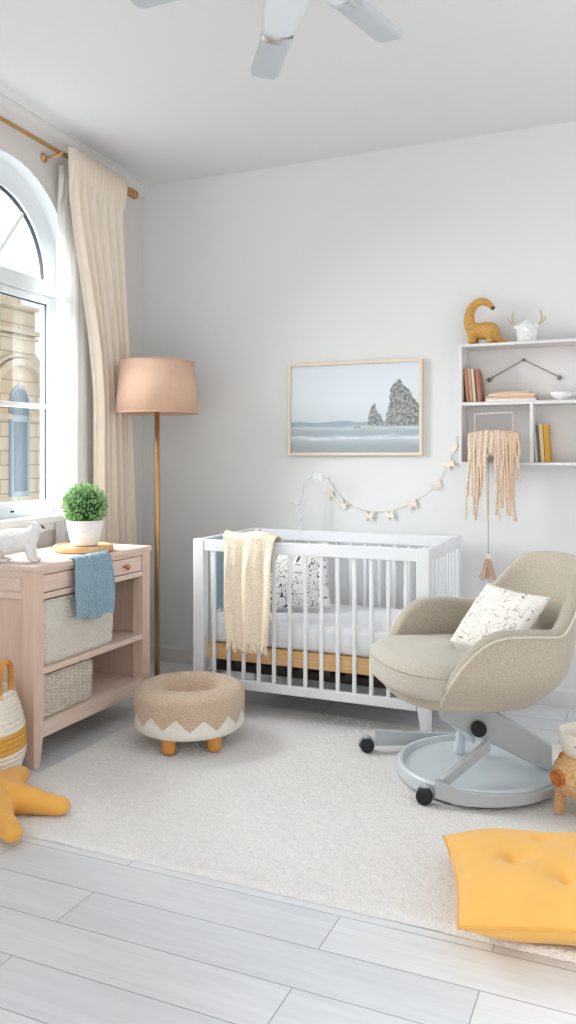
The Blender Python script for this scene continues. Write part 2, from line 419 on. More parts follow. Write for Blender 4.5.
harc(g, 7.88, 1.82, .46, .54, 0, .10); harc(g, 7.88, 1.82, .56, .60, 0, .06)
build('arch_moulding', g, 'stoned', bd)
g = B(); fpoly(g, [(7.28, 1.62), (7.72, 1.62), (7.72, 1.69), (7.28, 1.69)], 0, .07); build('string_course', g, 'stoned', bd)
g = B(); fpoly(g, [(8.06, 1.62), (8.3, 1.62), (8.3, 1.69), (8.06, 1.69)], 0, .07)
build('string_course', g, 'stoned', bd)
g = B()
pts = [(7.74, .72), (8.06, .72), (8.06, 1.82)]+[(7.90+.19*cos(pi*k/16), 1.80+.24*sin(pi*k/16)) for k in range(17)]+[(7.71, 1.8), (7.74, 1.7)]
fpoly(g, [(7.73, .70), (8.07, .70)]+[(7.90+.17*cos(pi*k/16), 1.80+.24*sin(pi*k/16)) for k in range(17)], 0, .02)
wf = build('window', g, 'facframe', bd)
g = B(); fpoly(g, [(7.80, .76), (8.01, .76), (8.01, 1.60), (7.80, 1.60)], .02, .035)
fpoly(g, [(7.76+.0, 1.68), (8.04, 1.68)]+[(7.90+.14*cos(pi*k/16), 1.80+.20*sin(pi*k/16)) for k in range(17)], .02, .035)
build('pane', g, 'glassblue', wf)

# ------------------------------------------------------------------ curtain rod and curtains
ZR = 2.655
rd = thing('curtain_rod', 'thin brass curtain rod with turned wooden end above the arched window', 'curtain rod', W(.9, -.09, ZR))
def rel(o, pts): L0 = Vector(o.location); return [tuple(Vector(p)-L0) for p in pts]
g = B(); g.tube(rel(rd, [W(.30, -.09, ZR), W(2.4, -.09, ZR)]), .011, 12); build('pole', g, 'brass', rd, smooth=True)
g = B(); pp = [W(s, -.09, ZR) for s in (.365, .35, .345, .32, .315, .275, .27, .25, .235)]
g.tube(rel(rd, pp), [.014, .014, .02, .02, .023, .025, .021, .026, .018], 16); build('finial', g, 'rodwood', rd, smooth=True)
g = B(); g.tube(rel(rd, [W(.955, -.0, ZR-.02), W(.955, -.05, ZR-.02), W(.955, -.09, ZR-.02), W(.955, -.108, ZR-.005)]), .007, 8); g.tube(rel(rd, [W(.955, -.001, ZR-.02), W(.955, -.008, ZR-.02)]), .022, 16)
build('bracket', g, 'brass', rd, smooth=True)

def smooth01(t): t = max(0, min(1, t)); return t*t*(3-2*t)
def curtain(b, s_of, z0, z1, amp, freq, off, nu=220, nv=40, ph=0., n2=.3):
    P = []
    for j in range(nv+1):
        t = j/nv; z = z1+(z0-z1)*t
        row = []
        for i in range(nu+1):
            u = i/nu
            s = s_of(u, t)
            a = amp*(.35+.65*min(1, t*3))*(1-.0*t)
            w = sin(2*pi*freq*u+ph+.5*sin(3*t+u*2))+n2*sin(2*pi*freq*2.3*u+1.3+ph+t)
            o = off+a*w
            if t < .03: o = off-.012+.009*sin(2*pi*freq*2.6*u+ph)+.004*sin(2*pi*freq*5.3*u)
            elif t < .07: o = off-.008+.009*sin(2*pi*freq*2.6*u+ph)+a*.3*w
            row.append(W(s, min(o, -.018), z))
        P.append(row)
    b.grid(P); return b
g = B(); curtain(g, lambda u, t: (.915-.255*smooth01(t/.48)**.9)*(1-u)+(.405-.16*t**1.3)*u, .03, 2.69, .020, 6, -.112, ph=.4)
c = build('curtain', g, 'curtain', smooth=True, solid=.002); tag(c, 'long cream linen curtain gathered on the rod beside the arched window', 'curtain')
g = B(); curtain(g, lambda u, t: .885+.015*t+(-.36)*u, .05, 2.62, .008, 4, -.038, ph=1.2)
c = build('sheer_curtain', g, 'sheer', smooth=True, solid=.001); tag(c, 'white translucent sheer curtain strip between the window and the cream curtain', 'curtain')

# ------------------------------------------------------------------ ceiling fan
hx, hy, hz = -.80, 1.95, 2.50
fn = thing('ceiling_fan', 'pale grey ceiling fan with rounded blades at the top of the picture', 'fan', (hx, hy, H))
g = B(); g.lathe([(0, 0), (.075, 0), (.07, -.04), (.02, -.06), (.02, -.16), (.10, -.18), (.125, -.22), (.125, -.30), (.09, -.335), (0, -.345)], 40)
build('motor', g, 'fan', fn, smooth=True)
def fan_blade(bx, by, tx, ty, zz=2.46, w=.096):
    d = Vector((tx-bx, ty-by, 0)); Ln = d.length; d.normalize(); s_ = Vector((-d.y, d.x, 0))
    base = Vector((bx-hx, by-hy, zz-H))
    P = []
    tilt = .10
    for i in range(25):
        t = i/24
        wd = w*(.94+.06*t)/2
        if t > .86: wd *= sqrt(max(0, 1-((t-.86)/.14)**2))*.35+.65 if t < 1 else .55
        th_ = .011 if t < .97 else .006
        ring = []
        for k in range(16):
            a = 2*pi*k/16
            cx_, sz = cos(a), sin(a)
            cx_ = abs(cx_)**.5*(1 if cx_ > 0 else -1); sz = abs(sz)**.8*(1 if sz > 0 else -1)
            ring.append(base+d*(t*Ln)+s_*(cx_*wd)+Vector((0, 0, sz*th_+cx_*wd*tilt)))
        P.append(ring)
    g = B(); g.grid(P, closed_v=True); g.add(P[0], [tuple(range(16))]); g.add(P[-1], [tuple(range(16))])
    bl = build('blade', g, 'fangrey', fn, smooth=True)
    g = B(); P = []
    for t in (-.012, .03):
        P.append([base+d*t+s_*(cos(2*pi*k/20)*w*.50)+Vector((0, 0, sin(2*pi*k/20)*.016+cos(2*pi*k/20)*w*.5*tilt)) for k in range(20)])
    g.grid(P, closed_v=True); build('metal_band', g, 'chrome', bl, smooth=True)
    g = B(); h0 = Vector((0, 0, -.26)); P = []
    D = base-h0
    for i in range(13):
        t = i/12; c_ = h0+D*(.15+.85*t); wd = w*(.30+.25*sin(pi*min(1, t*1.0))**1+.18*t); th_ = .03-.012*t
        P.append([c_+s_*(cos(2*pi*k/20)*wd)+Vector((0, 0, sin(2*pi*k/20)*th_)) for k in range(20)])
    g.grid(P, closed_v=True); g.add(P[-1], [tuple(range(20))]); build('blade_arm', g, 'fan', fn, smooth=True)
fan_blade(-1.025, 2.27, -1.18, 2.50)
fan_blade(-.775, 2.17, -.715, 2.43)
fan_blade(-1.07, 1.93, -1.315, 1.925)
fan_blade(-.62, 2.10, -.44, 2.275)
fan_blade(-1.02, 1.74, -1.22, 1.57)
fan_blade(-.82, 1.68, -.84, 1.42)
fan_blade(-.60, 1.76, -.42, 1.58)
fan_blade(-.53, 1.93, -.27, 1.92)

# ------------------------------------------------------------------ rug
x0, x1, y0, y1 = -2.11, .75, 2.065, 3.56
nx, ny = 440, 230
rnd = [[random.random() for _ in range(nx+1)] for _ in range(ny+1)]
P = []
for j in range(ny+1):
    row = []
    for i in range(nx+1):
        e = min(i, nx-i, j, ny-j)
        h = (.0, .006, .011)[e] if e < 3 else .014
        h += (rnd[j][i]-.5)*.0075 if e > 0 else 0
        h += .0012*sin(i*.11+3*sin(j*.05))+.0012*sin(j*.13+i*.03)
        ex = (rnd[j][i]-.5)*.006 if e < 2 else (rnd[j][(i*7) % nx]-.5)*.003
        row.append((x0+(x1-x0)*i/nx+ex, y0+(y1-y0)*j/ny+ex, max(0.001, h)))
    P.append(row)
g = B(); g.grid(P)
g.add([(x0, y0, .001), (x1, y0, .001), (x1, y1, .001), (x0, y1, .001)], [(0, 3, 2, 1)])
r = build('rug', g, 'rug', smooth=True, weld=False); tag(r, 'large off-white shaggy rug lying on the grey plank floor', 'rug')

# ------------------------------------------------------------------ dresser
DX, DY0, DY1, DH = -2.15, 2.51, 3.31, .775
dr = thing('open_dresser', 'blush pink wooden changing dresser with two drawers and open shelves', 'dresser', (-2.38, 2.91, 0))
def db(a, b): return tuple(p-q for p, q in zip(a, (-2.38, 2.91, 0))), tuple(p-q for p, q in zip(b, (-2.38, 2.91, 0)))
DB = -2.55
g = B(); g.box(*db((DB, DY0-.006, DH-.022), (DX+.008, DY1+.006, DH))); build('top', g, 'pinkh', dr, bevel=.004)
pw = .058
for (xa, xb_) in ((DX-pw, DX), (DB, DB+pw)):
    for (ya, yb, s) in ((DY0, DY0+pw, 1), (DY1-pw, DY1, -1)):
        g = B(); g.box(*db((xa, ya, .14), (xb_, yb, DH-.022)))
        k = .6
        xi = xa if xa == DB else xb_; xo = xb_ if xa == DB else xa
        yi = ya if s == 1 else yb; yo = yb if s == 1 else ya
        q = lambda x, y, z: (x+2.38, y-2.91, z)
        xm = xi+(xo-xi)*k; ym = yi+(yo-yi)*k
        g.hexa([q(xi, yi, 0), q(xm, yi, 0), q(xm, ym, 0), q(xi, ym, 0)], [q(xi, yi, .14), q(xo, yi, .14), q(xo, yo, .14), q(xi, yo, .14)])
        build('leg', g, 'pink', dr, bevel=.002)
for ya, yb in ((DY0+.012, DY0+.026), (DY1-.026, DY1-.012)):
    g = B(); g.box(*db((DB+.05, ya, .105), (DX-.05, yb, .65))); build('side_panel', g, 'pink', dr)
    f = DY0 if ya < 3 else DY1-.02
    g = B(); g.box(*db((DB+pw, f+.002, DH-.042), (DX-pw, f+.02, DH-.022))); g.box(*db((DB+pw, f+.002, .645), (DX-pw, f+.02, .668)))
    g.box(*db((DB+pw, f+.007, .668), (DX-pw, f+.018, DH-.042)))
    build('end_rail', g, 'pinkh', dr, bevel=.0015)
    g = B(); g.box(*db((DB+pw+.008, f+.004, .676), (DX-pw-.008, f+.016, DH-.05))); build('end_drawer_front', g, 'pinkh', dr, bevel=.0015)
g = B(); g.box(*db((DB+.005, DY0+.03, .105), (DB+.02, DY1-.03, DH-.03))); build('back_panel', g, 'pink', dr)
g = B()
for z0, z1 in ((DH-.038, DH-.022), (.640, .663)): g.box(*db((DX-.02, DY0+pw, z0), (DX-.003, DY1-pw, z1)))
ymid = (DY0+DY1)/2
build('drawer_rail', g, 'pinkh', dr, bevel=.0015)
g = B(); g.box(*db((DX-.02, DY0+pw+.004, .667), (DX-.006, DY1-pw-.004, DH-.042)))
g2 = build('drawer', g, 'pinkh', dr, bevel=.002)
g = B(); g.box(*db((DX-.38, DY0+pw+.01, .67), (DX-.02, DY1-pw-.01, .675)))
g.box(*db((DX-.38, DY0+pw+.01, .67), (DX-.37, DY1-pw-.01, .72))); build('drawer_box', g, 'pinkh', g2)
g = B(); tm = Matrix.Rotation(pi/2, 4, 'Y')
for yk in (3.108,):
    g = B(); prof = [(0, .030), (.010, .029), (.0135, .024), (.012, .017), (.006, .012), (.006, 0)]
    P = [[(DX-.006+2.38+z, yk-2.91+r*cos(2*pi*k/20), .70+r*sin(2*pi*k/20)) for k in range(20)] for r, z in prof]
    g.grid(P, closed_v=True); build('knob', g, 'copper', g2, smooth=True)
g = B(); g.box(*db((DB+.02, DY0+.027, .348), (DX-.004, DY1-.027, .372))); build('shelf', g, 'pinkh', dr, bevel=.002)
g = B(); g.box(*db((DB+.02, DY0+.027, .14), (DX-.02, DY1-.027, .165)))
g.box(*db((DX-.024, DY0+pw, .105), (DX-.004, DY1-pw, .165))); build('shelf', g, 'pinkh', dr, bevel=.002)

# round tray, topiary, figurine
tr = B(); tr.lathe([(0, 0), (.120, 0), (.130, .006), (.131, .022), (.127, .028), (.120, .028), (.118, .023), (0, .023)], 56)
t = build('round_tray', tr, 'natwood', smooth=True); tag(t, 'round natural wood tray on the pink dresser under the plant', 'tray', loc=(-2.298, 3.005, DH))
t.modifiers.new('e', 'EDGE_SPLIT').split_angle = rad(40)
pl = thing('topiary_plant', 'small round green topiary in a ribbed white pot on the tray', 'plant', (-2.295, 3.01, DH+.0235))
prof = [(0, 0), (.045, 0), (.052, .004)]
for k in range(40):
    tt = k/39; prof.append((.054+.026*tt**.7+(.0016 if k % 4 < 2 else -.0006), .006+.104*tt))
prof += [(.080, .114), (.076, .114), (.072, .100), (0, .098)]
g = B(); g.lathe(prof, 48); build('pot', g, 'white', pl, smooth=True)
g = B(); g.ball((0, 0, .178), .076, nu=24, nv=16); build('leaf_core', g, 'leafshade', pl, smooth=True)
g = B()
for _ in range(1900):
    zc = random.uniform(-.93, 1); a = random.uniform(0, 2*pi); rr = sqrt(max(0, 1-zc*zc))
    nv_ = Vector((rr*cos(a), rr*sin(a), zc)); R_ = random.uniform(.074, .097)
    c_ = nv_*R_+Vector((0, 0, .178))
    d1 = (nv_+Vector([random.gauss(0, .55) for _ in range(3)])).normalized()
    s1 = d1.cross(Vector([random.gauss(0, 1) for _ in range(3)])).normalized()
    Lf = random.uniform(.010, .015); wf_ = Lf*.34; up_ = d1.cross(s1)*Lf*.12
    g.add([c_, c_+d1*Lf*.5+s1*wf_+up_, c_+d1*Lf, c_+d1*Lf*.5-s1*wf_+up_], [(0, 1, 2), (0, 2, 3)])
fo = build('foliage', g, 'leaf', pl, weld=False)

lion = thing('animal_figurine', 'white textured animal figurine standing on the near end of the pink dresser', 'figurine', (-2.287, 2.598, DH), rz=rad(24)); lion.scale = (1.08, 1.3, 1.27)
g = B()
g.tube([(-.085, 0, .052), (-.06, 0, .062), (-.02, 0, .066), (.015, 0, .070), (.035, 0, .084), (.045, 0, .098)], [.034, .042, .039, .037, .030, .022], 14, smooth=4)
g.ball((.052, 0, .106), .021, sc=(1.15, .9, .95)); g.ball((.070, 0, .101), .012, sc=(1.3, .9, .8))
for y in (-.018, .018):
    g.tube([(.028, y, .055), (.035, y, .03), (.042, y, .010)], [.019, .014, .011], 10, smooth=3); g.ball((.052, y, .0065), .0095, sc=(1.7, 1, .65))
    g.tube([(-.080, y*1.2, .05), (-.09, y*1.2, .025), (-.078, y*1.2, .010)], [.026, .018, .013], 10, smooth=3); g.ball((-.062, y*1.2, .0065), .010, sc=(1.9, 1, .65))
    g.ball((.040, y*.8, .124), .006, sc=(1, 1, 1))
g.tube([(-.11, 0, .05), (-.125, 0, .03), (-.115, 0, .012), (-.095, 0, .008)], .007, 8, smooth=4)
build('body', g, 'whitebump', lion, remesh=.0028, smoothmod=3)
g = B(); g.ball((.076, 0, .110), .006, sc=(1.9, 1.1, .7), tm=Matrix.Rotation(rad(35), 4, 'Y')); build('dark_nose', g, 'darktip', lion, smooth=True)

# cloth sheet following a path in a plane, with folds
def drape(path, width, nu, amp, freq, normal_fn, wfn=None, ph=0, res=.006):
    pts, _ = catmull([Vector(p) for p in path], [0]*len(path), 14)
    P = []
    for j, p in enumerate(pts):
        t = j/(len(pts)-1); row = []
        for i in range(nu+1):
            u = i/nu-.5
            row.append(normal_fn(p, u, t, width*(wfn(t) if wfn else 1), amp, freq, ph))
        P.append(row)
    return P
# blue cloth over the dresser front: path in XZ (x towards the room)
def nf(p, u, t, w, amp, freq, ph):
    k = max(0, min(1, (t-.25)*2)); k2 = max(0, min(1, (t-.45)*1.5))
    y = p.y+u*w+.006*k*sin(9*t+u*3)
    x = p.x+abs(amp*(sin(2*pi*freq*u+ph)+.4*sin(5*pi*freq*u+1+4*t)))*k+.004*k*sin(u*7+t*5)
    return (x, y, p.z+.0025*sin(u*31)*(1-k)-k2*(.012*cos(2*pi*1.5*u)+.02*u))
g = B(); Y0 = 2.850
path = [(DX-.018, Y0, DH+.006), (DX-.008, Y0, DH+.007), (DX+.008, Y0, DH+.007), (DX+.019, Y0, DH-.004), (DX+.021, Y0, DH-.04), (DX+.023, Y0, .66), (DX+.024, Y0, .58), (DX+.024, Y0, .525)]
g.grid(drape(path, .245, 40, .012, 2.2, nf, wfn=lambda t: .93+.14*t))
g = build('knit_cloth', g, 'bluecloth', smooth=True, solid=.006, sub=1); tag(g, 'dusty blue knitted cloth draped over the front edge of the pink dresser', 'cloth')

# woven boxes
def rrect(hx_, hy_, r, n):
    """n points around a rounded rectangle with normals"""
    segs = [(hx_-r, hy_-r, 0), (-(hx_-r), hy_-r, 90), (-(hx_-r), -(hy_-r), 180), (hx_-r, -(hy_-r), 270)]
    per = 4*(hx_-r)+4*(hy_-r)+2*pi*r; out = []
    lens = []
    for q in range(4):
        lens.append(('arc', q, pi*r/2)); lens.append(('line', q, 2*(hx_-r) if q % 2 == 0 else 2*(hy_-r)))
    for k in range(n):
        d = per*k/n
        for ty, q, L_ in lens:
            if d <= L_: break
            d -= L_
        cx_, cy_, a0 = segs[q]
        if ty == 'arc':
            a = rad(a0)+d/r; out.append((cx_+r*cos(a), cy_+r*sin(a), cos(a), sin(a)))
        else:
            a = rad(a0+90); nx_, ny_ = cos(a), sin(a); tx_, ty_ = -sin(a), cos(a)
            out.append((cx_+r*nx_+tx_*d, cy_+r*ny_+ty_*d, nx_, ny_))
    return out
def woven_box(b, hx_, hy_, h, r, nstake, nrow, amp, taper=.0, per=6, vper=4, bulge=0.):
    n = nstake*per; base = rrect(hx_, hy_, r, n); P = []
    for j in range(nrow*vper+1):
        v = j/(nrow*vper); z = h*v; row = []
        for i, (x, y, nx_, ny_) in enumerate(base):
            ph = i/per*pi; pv = j/vper*pi
            o = amp*.45*sin(ph)*(1 if int(j/vper) % 2 else -1)*abs(sin(pv))+amp*.25*abs(sin(pv))+(amp*1.1*abs(sin(ph))**.6 if amp > .003 else amp*.5*sin(ph)*(1 if int(j/vper) % 2 else -1))
            s = 1-taper*(1-v)
            bo = bulge*sin(pi*v)
            edge = .012*max(0, 1-v*12)**2
            row.append((x*s+nx_*(o+bo-edge), y*s+ny_*(o+bo-edge), z))
        P.append(row)
    b.grid(P, closed_v=True, mi=0)
    inner = [[(x-nx_*.008, y-ny_*.008, z) for x, y, nx_, ny_ in base[::per]] for z in (h, h*.5, .008)]
    b.grid(inner, closed_v=True, mi=1); b.add(inner[-1], [tuple(range(len(inner[-1])))], 1)
    b.add(P[0], [tuple(range(n))], 0)
    return base
wb = thing('woven_basket', 'soft white woven storage basket on the middle shelf of the pink dresser', 'basket', (-2.268, 2.816, .3725))
g = B(); bs = woven_box(g, .105, .240, .254, .035, 110, 42, .0012, .02, bulge=.004, per=4, vper=3); build('body', g, ['wovenwhite', 'wovenwhite'], wb, smooth=True)
g = B(); g.tube([(x, y, .255) for x, y, _, _ in bs[::4]], .0055, 8, closed=True); build('rim', g, 'wovenwhite', wb, smooth=True)
wk = thing('wicker_basket', 'small greige wicker basket on the bottom shelf of the pink dresser', 'basket', (-2.268, 2.746, .1655))
g = B(); bs = woven_box(g, .090, .157, .162, .016, 34, 24, .0085, .03); build('body', g, ['wicker', 'gapshade'], wk, smooth=True)
g = B()
for ph in (0, pi):
    g.tube([(x+nx_*.003*sin(i*.7+ph), y+ny_*.003*sin(i*.7+ph), .164+.003*cos(i*.7+ph)) for i, (x, y, nx_, ny_) in enumerate(bs[::2])], .0045, 6, closed=True)
build('rim', g, 'wicker', wk, smooth=True)

# ------------------------------------------------------------------ floor lamp
lp = thing('floor_lamp', 'tall brass floor lamp with a terracotta drum shade in the corner', 'lamp', (-2.379, 3.73, 0))
g = B(); g.lathe([(0, 0), (.058, 0), (.060, .006), (.056, .014), (.024, .020), (.018, .034), (0, .034)], 48); build('base', g, 'brass', lp, smooth=True)
g = B(); g.tube([(0, 0, .02), (0, 0, 1.5)], .0135, 16); build('pole', g, 'brass', lp, smooth=True)
g = B(); g.lathe([(.217, 1.418), (.194, 1.690), (.1925, 1.690), (.2155, 1.418), (.217, 1.418)], 64); sh = build('shade', g, 'shade', lp, smooth=True)
g = B()
for r_, z_ in ((.217, 1.420), (.194, 1.688)): g.tube([(r_*cos(2*pi*k/64), r_*sin(2*pi*k/64), z_) for k in range(64)], .003, 8, closed=True)
for k in range(3): a = 2*pi*k/3; g.tube([(0, 0, 1.50), (.19*cos(a), .19*sin(a), 1.68)], .0022, 6)
build('shade_trim', g, 'shade', sh, smooth=True)
g = B(); g.lathe([(0, 1.49), (.018, 1.49), (.018, 1.53), (.012, 1.535), (.030, 1.58), (.026, 1.605), (0, 1.615)], 24); build('bulb', g, 'white', lp, smooth=True)

# ------------------------------------------------------------------ ottoman
ot = thing('round_ottoman', 'round ottoman in tan boucle with cream zigzag base on yellow feet', 'ottoman', (-1.752, 2.995, .018))
Rb = .226
NZ = 13
# body: outer wall split at the zigzag line; cream below, boucle above
nA = 264
def zz(a):
    t = (a*NZ/(2*pi)+.15) % 1.0
    return .080+.046*(1-abs(2*t-1)*1.0)+.004*sin(3*a)
def wallr(z): # radius at height
    if z < .06: return Rb-.018*(1-(z-.04)/.02)**2 if z > .04 else Rb-.018
    return Rb
low, up2 = [], []
A = [2*pi*k/nA for k in range(nA)]
rows = []
for f in (0, .15, .4, .7, 1.0): rows.append([(wallr(.043+(zz(a)-.043)*f)*cos(a), wallr(.043+(zz(a)-.043)*f)*sin(a), .043+(zz(a)-.043)*f) for a in A])
g = B(); g.grid(rows, closed_v=True)
g.grid([[(r_*cos(a), r_*sin(a), .040) for a in A] for r_ in (.0005, .12, Rb-.02)]+[rows[0]], closed_v=True)
build('cream_band', g, 'cream', ot, smooth=True, weld=True).location.z = .022
rows = []
for f in (0, .5, 1): rows.append([((Rb+.002)*cos(a), (Rb+.002)*sin(a), zz(a)+(.175-zz(a))*f) for a in A])
for k in range(1, 9):
    t = pi/2*k/8; rows.append([((Rb+.002-.055*(1-cos(t)))*cos(a), (Rb+.002-.055*(1-cos(t)))*sin(a), .175+.042*sin(t)) for a in A])
for r_, z_ in ((.155, .218), (.135, .215), (.120, .206), (.108, .190), (.100, .168), (.09, .152), (.07, .143), (.04, .139), (.001, .138)):
    rows.append([(r_*cos(a), r_*sin(a), z_) for a in A])
g = B(); g.grid(rows, closed_v=True); build('boucle_cushion', g, 'bouclew', ot, smooth=True).location.z = .022
for ang in (-78, -15, 105, 195):
    a = rad(ang-10); g = B(); g.lathe([(0, 0), (.018, 0), (.025, .005), (.028, .02), (.031, .064)], 24, (.172*cos(a), .172*sin(a), 0)); build('foot', g, 'orangewood', ot, smooth=True)

# ------------------------------------------------------------------ crib
XL, XR, YF, YB, ZT = -1.965, -.84, 3.39, 4.03, .808
cb = thing('baby_crib', 'white slatted baby crib standing against the back wall', 'crib', ((XL+XR)/2, (YF+YB)/2, 0))
ox, oy = (XL+XR)/2, (YF+YB)/2
def cbx(b, a, c): b.box((a[0]-ox, a[1]-oy, a[2]), (c[0]-ox, c[1]-oy, c[2])); return b
pwx, pwy = .055, .05
for sx in (0, 1):
    for sy in (0, 1):
        xa = XL if sx == 0 else XR-pwx; ya = YF if sy == 0 else YB-pwy
        g = B(); cbx(g, (xa, ya, .165), (xa+pwx, ya+pwy, ZT-.052 if False else ZT))
        xi = xa if sx == 0 else xa+pwx; xo = xa+pwx if sx == 0 else xa
        xm = xi+(xo-xi)*.55
        g.hexa([(xi-ox, ya-oy, .0), (xm-ox, ya-oy, .0), (xm-ox, ya+pwy-oy, .0), (xi-ox, ya+pwy-oy, .0)], [(xi-ox, ya-oy, .165), (xo-ox, ya-oy, .165), (xo-ox, ya+pwy-oy, .165), (xi-ox, ya+pwy-oy, .165)])
        o = build('corner_post', g, 'crib', cb, bevel=.003)
        if (sy == 0 and xa > -1.9) or (sy == 1): pass
for yy in (YF, YB-.03):
    g = B(); cbx(g, (XL+pwx, yy+.004, ZT-.055), (XR-pwx, yy+.032, ZT-.002)); build('top_rail', g, 'crib', cb, bevel=.003)
    g = B(); cbx(g, (XL+pwx, yy+.004, .128), (XR-pwx, yy+.032, .17)); build('bottom_rail', g, 'crib', cb, bevel=.003)
for xx in (XL+.004, XR-.032):
    g = B(); cbx(g, (xx, YF+pwy, ZT-.055), (xx+.028, YB-pwy, ZT-.002)); build('top_rail', g, 'crib', cb, bevel=.003)
    g = B(); cbx(g, (xx, YF+pwy, .128), (xx+.028, YB-pwy, .17)); build('bottom_rail', g, 'crib', cb, bevel=.003)
nsl = 13
for yy in (YF+.018, YB-.012):
    for k in range(nsl):
        xs = XL+.104+(.0765)*k
        g = B(); cbx(g, (xs-.009, yy-.007, .16), (xs+.009, yy+.007, ZT-.05)); build('slat', g, 'crib', cb, bevel=.004)
for xx in (XL+.018, XR-.018):
    for k in range(8):
        ys = YF+pwy+.042+.0655*k
        g = B(); cbx(g, (xx-.007, ys-.010, .16), (xx+.007, ys+.010, ZT-.05)); build('slat', g, 'crib', cb, bevel=.003)
g = B(); cbx(g, (XL+.045, YF+.042, .245), (XR-.045, YB-.042, .315)); build('mattress_board', g, 'tan', cb, bevel=.003)
g = B(); cbx(g, (XL+.06, YF+.1, .18), (XR-.06, YB-.1, .215))
for k in range(9):
    cbx(g, (XL+.08+.11*k, YF+.045, .215), (XL+.12+.11*k, YB-.045, .245))
build('support_frame', g, 'gapshade', cb)  # frame coloured near-black to paint the shade between board and bottom rail
def soft_box(b, a, c, r=.04, n=8, puff=.0):
    """rounded slab"""
    hx_, hy_ = (c[0]-a[0])/2, (c[1]-a[1])/2; cx_, cy_ = (a[0]+c[0])/2, (a[1]+c[1])/2; h = c[2]-a[2]; rows = []
    for k in range(n+1):
        t = -pi/2+pi*k/n; inset = r*(1-cos(t)); z = (a[2]+r+r*sin(t)) if t < 0 else (c[2]-r+r*sin(t))
        rows.append([(cx_+x, cy_+y, z) for x, y, _, _ in rrect(hx_-inset, hy_-inset, .05, 96)])
    for s_ in (.93, .7, .4, .1, .001): rows.append([(cx_+(p[0]-cx_)*s_, cy_+(p[1]-cy_)*s_, c[2]+puff*(1-s_**2)) for p in rows[n]])
    b.grid(rows, closed_v=True); b.add(rows[0], [tuple(range(96))]); return b
mt = B(); soft_box(mt, (XL+.048, YF+.044, .316), (XR-.048, YB-.046, .445), .035, puff=.006)
o = build('mattress', mt, 'mattress', smooth=True); tag(o, 'white mattress with a fitted sheet lying inside the crib', 'mattress')

# pillow generator
def pillow_mesh(w, h, t, n=44, pinch=.06, tufts=(), p=2.4, wr=0., seed=1, zoff=0., ev=.5):
    rs = random.Random(seed); k1, k2, k3 = [rs.uniform(0, 6) for _ in range(3)]
    rows_t, rows_b = [], []
    for j in range(n+1):
        v = 2*j/n-1; rt, rb_ = [], []
        for i in range(n+1):
            u = 2*i/n-1
            x = u*w/2*(1-pinch*(1-abs(v)**1.7)*1.0 if abs(u) > .0 else 1); y = v*h/2*(1-pinch*(1-abs(u)**1.7))
            e = max(0, (1-abs(u)**p)*(1-abs(v)**p))**ev
            z = t/2*e
            z += wr*e*(sin(7*u+k1+3*v)*.5+sin(11*v+k2-4*u)*.3+sin(15*u*v+k3)*.3)
            zt = z
            for (tu, tv, dp, rr) in tufts:
                d = hypot(u-tu, v-tv); zt -= dp*exp(-(d/rr)**1.15)
            rt.append((x, y, zt)); rb_.append((x, y, -z))
        rows_t.append(rt); rows_b.append(rb_)
    b = B(); b.grid(rows_t); b.grid(rows_b, flip=True); return b
def edge_loop(w, h, pinch, n=24):
    out = []
    for k in range(n): u = -1+2*k/n; out.append((u*w/2, -h/2*(1-pinch*(1-abs(u)**1.7)), 0))
    for k in range(n): v = -1+2*k/n; out.append((w/2*(1-pinch*(1-abs(v)**1.7)), v*h/2, 0))
    for k in range(n): u = 1-2*k/n; out.append((u*w/2, h/2*(1-pinch*(1-abs(u)**1.7)), 0))
    for k in range(n): v = 1-2*k/n; out.append((-w/2*(1-pinch*(1-abs(v)**1.7)), v*h/2, 0))
    return out

cp = thing('crib_pillow', 'white pillow with a dark scribble print leaning inside the crib', 'pillow', (-1.585, 3.70, .612), rot=(rad(61), rad(-5), rad(16)))
g = pillow_mesh(.35, .33, .11, wr=.002); build('cover', g, 'print1', cp, smooth=True)
g = B(); g.tube(edge_loop(.35, .33, .06), .003, 6, closed=True); build('edge_piping', g, 'felt', cp, smooth=True)

# teal blanket on the left end rail
g = B(); P = []
for (x, z) in [(XL+.040, .800), (XL+.048, .79), (XL+.050, .76), (XL+.052, .65), (XL+.053, .55), (XL+.054, .455)]:
    P.append([(x+(.006*sin(k*.5)+.003*sin(k*1.3) if z < .75 and x > XL else 0), 3.50+.28*k/34, z) for k in range(35)])
g.grid(P); o = build('crib_blanket', g, 'teal', smooth=True, solid=.008, sub=1); tag(o, 'dusty teal blanket hung inside the left end rail of the crib', 'blanket')

# cream throw with fringe
th = thing('knitted_throw', 'cream knitted throw with fringe draped over the front rail of the crib', 'throw', (-1.67, YF+.018, 0))
def throw_pt(u, v):
    """u -.5...5 across, v 0..1 along: inside hang -> over rail -> outside"""
    a = v; inner = max(0, (.14-v)/.14)
    if a < .14: t = a/.14; y = .042; z = .66+.145*t
    elif a < .24:
        t = (a-.14)/.10; y = .042*cos(pi*t) if t < .5 else .036*cos(pi*t); z = .805+.034*sin(pi*t)**.7
    else:
        t = (a-.24)/.76; y = -.034-.010*t; z = .805-.455*t
    k = max(0, (a-.22)/.78)
    w = .262-.055*k**.6-.11*inner
    cxs = .005+.004*k
    fold = .010*min(1, k*4)*(sin(2*pi*2.1*u+.6+1.2*k)+.5*sin(2*pi*4.3*u+2+k))
    x = cxs+u*w+.004*sin(v*9+u*4)
    kb = .0008*(sin(u*2*pi*26)*sin(v*2*pi*46))
    return (x, y-(fold*.9+.010*min(1, k*4)) + (-kb if a > .2 else kb), z+.008*sin(2*pi*1.2*u+.5)*(1 if .1 < a < .3 else 0)+kb*.4+(.010*sin(pi*(a-.12)/.14)*(.5-u) if .12 < a < .26 else 0))
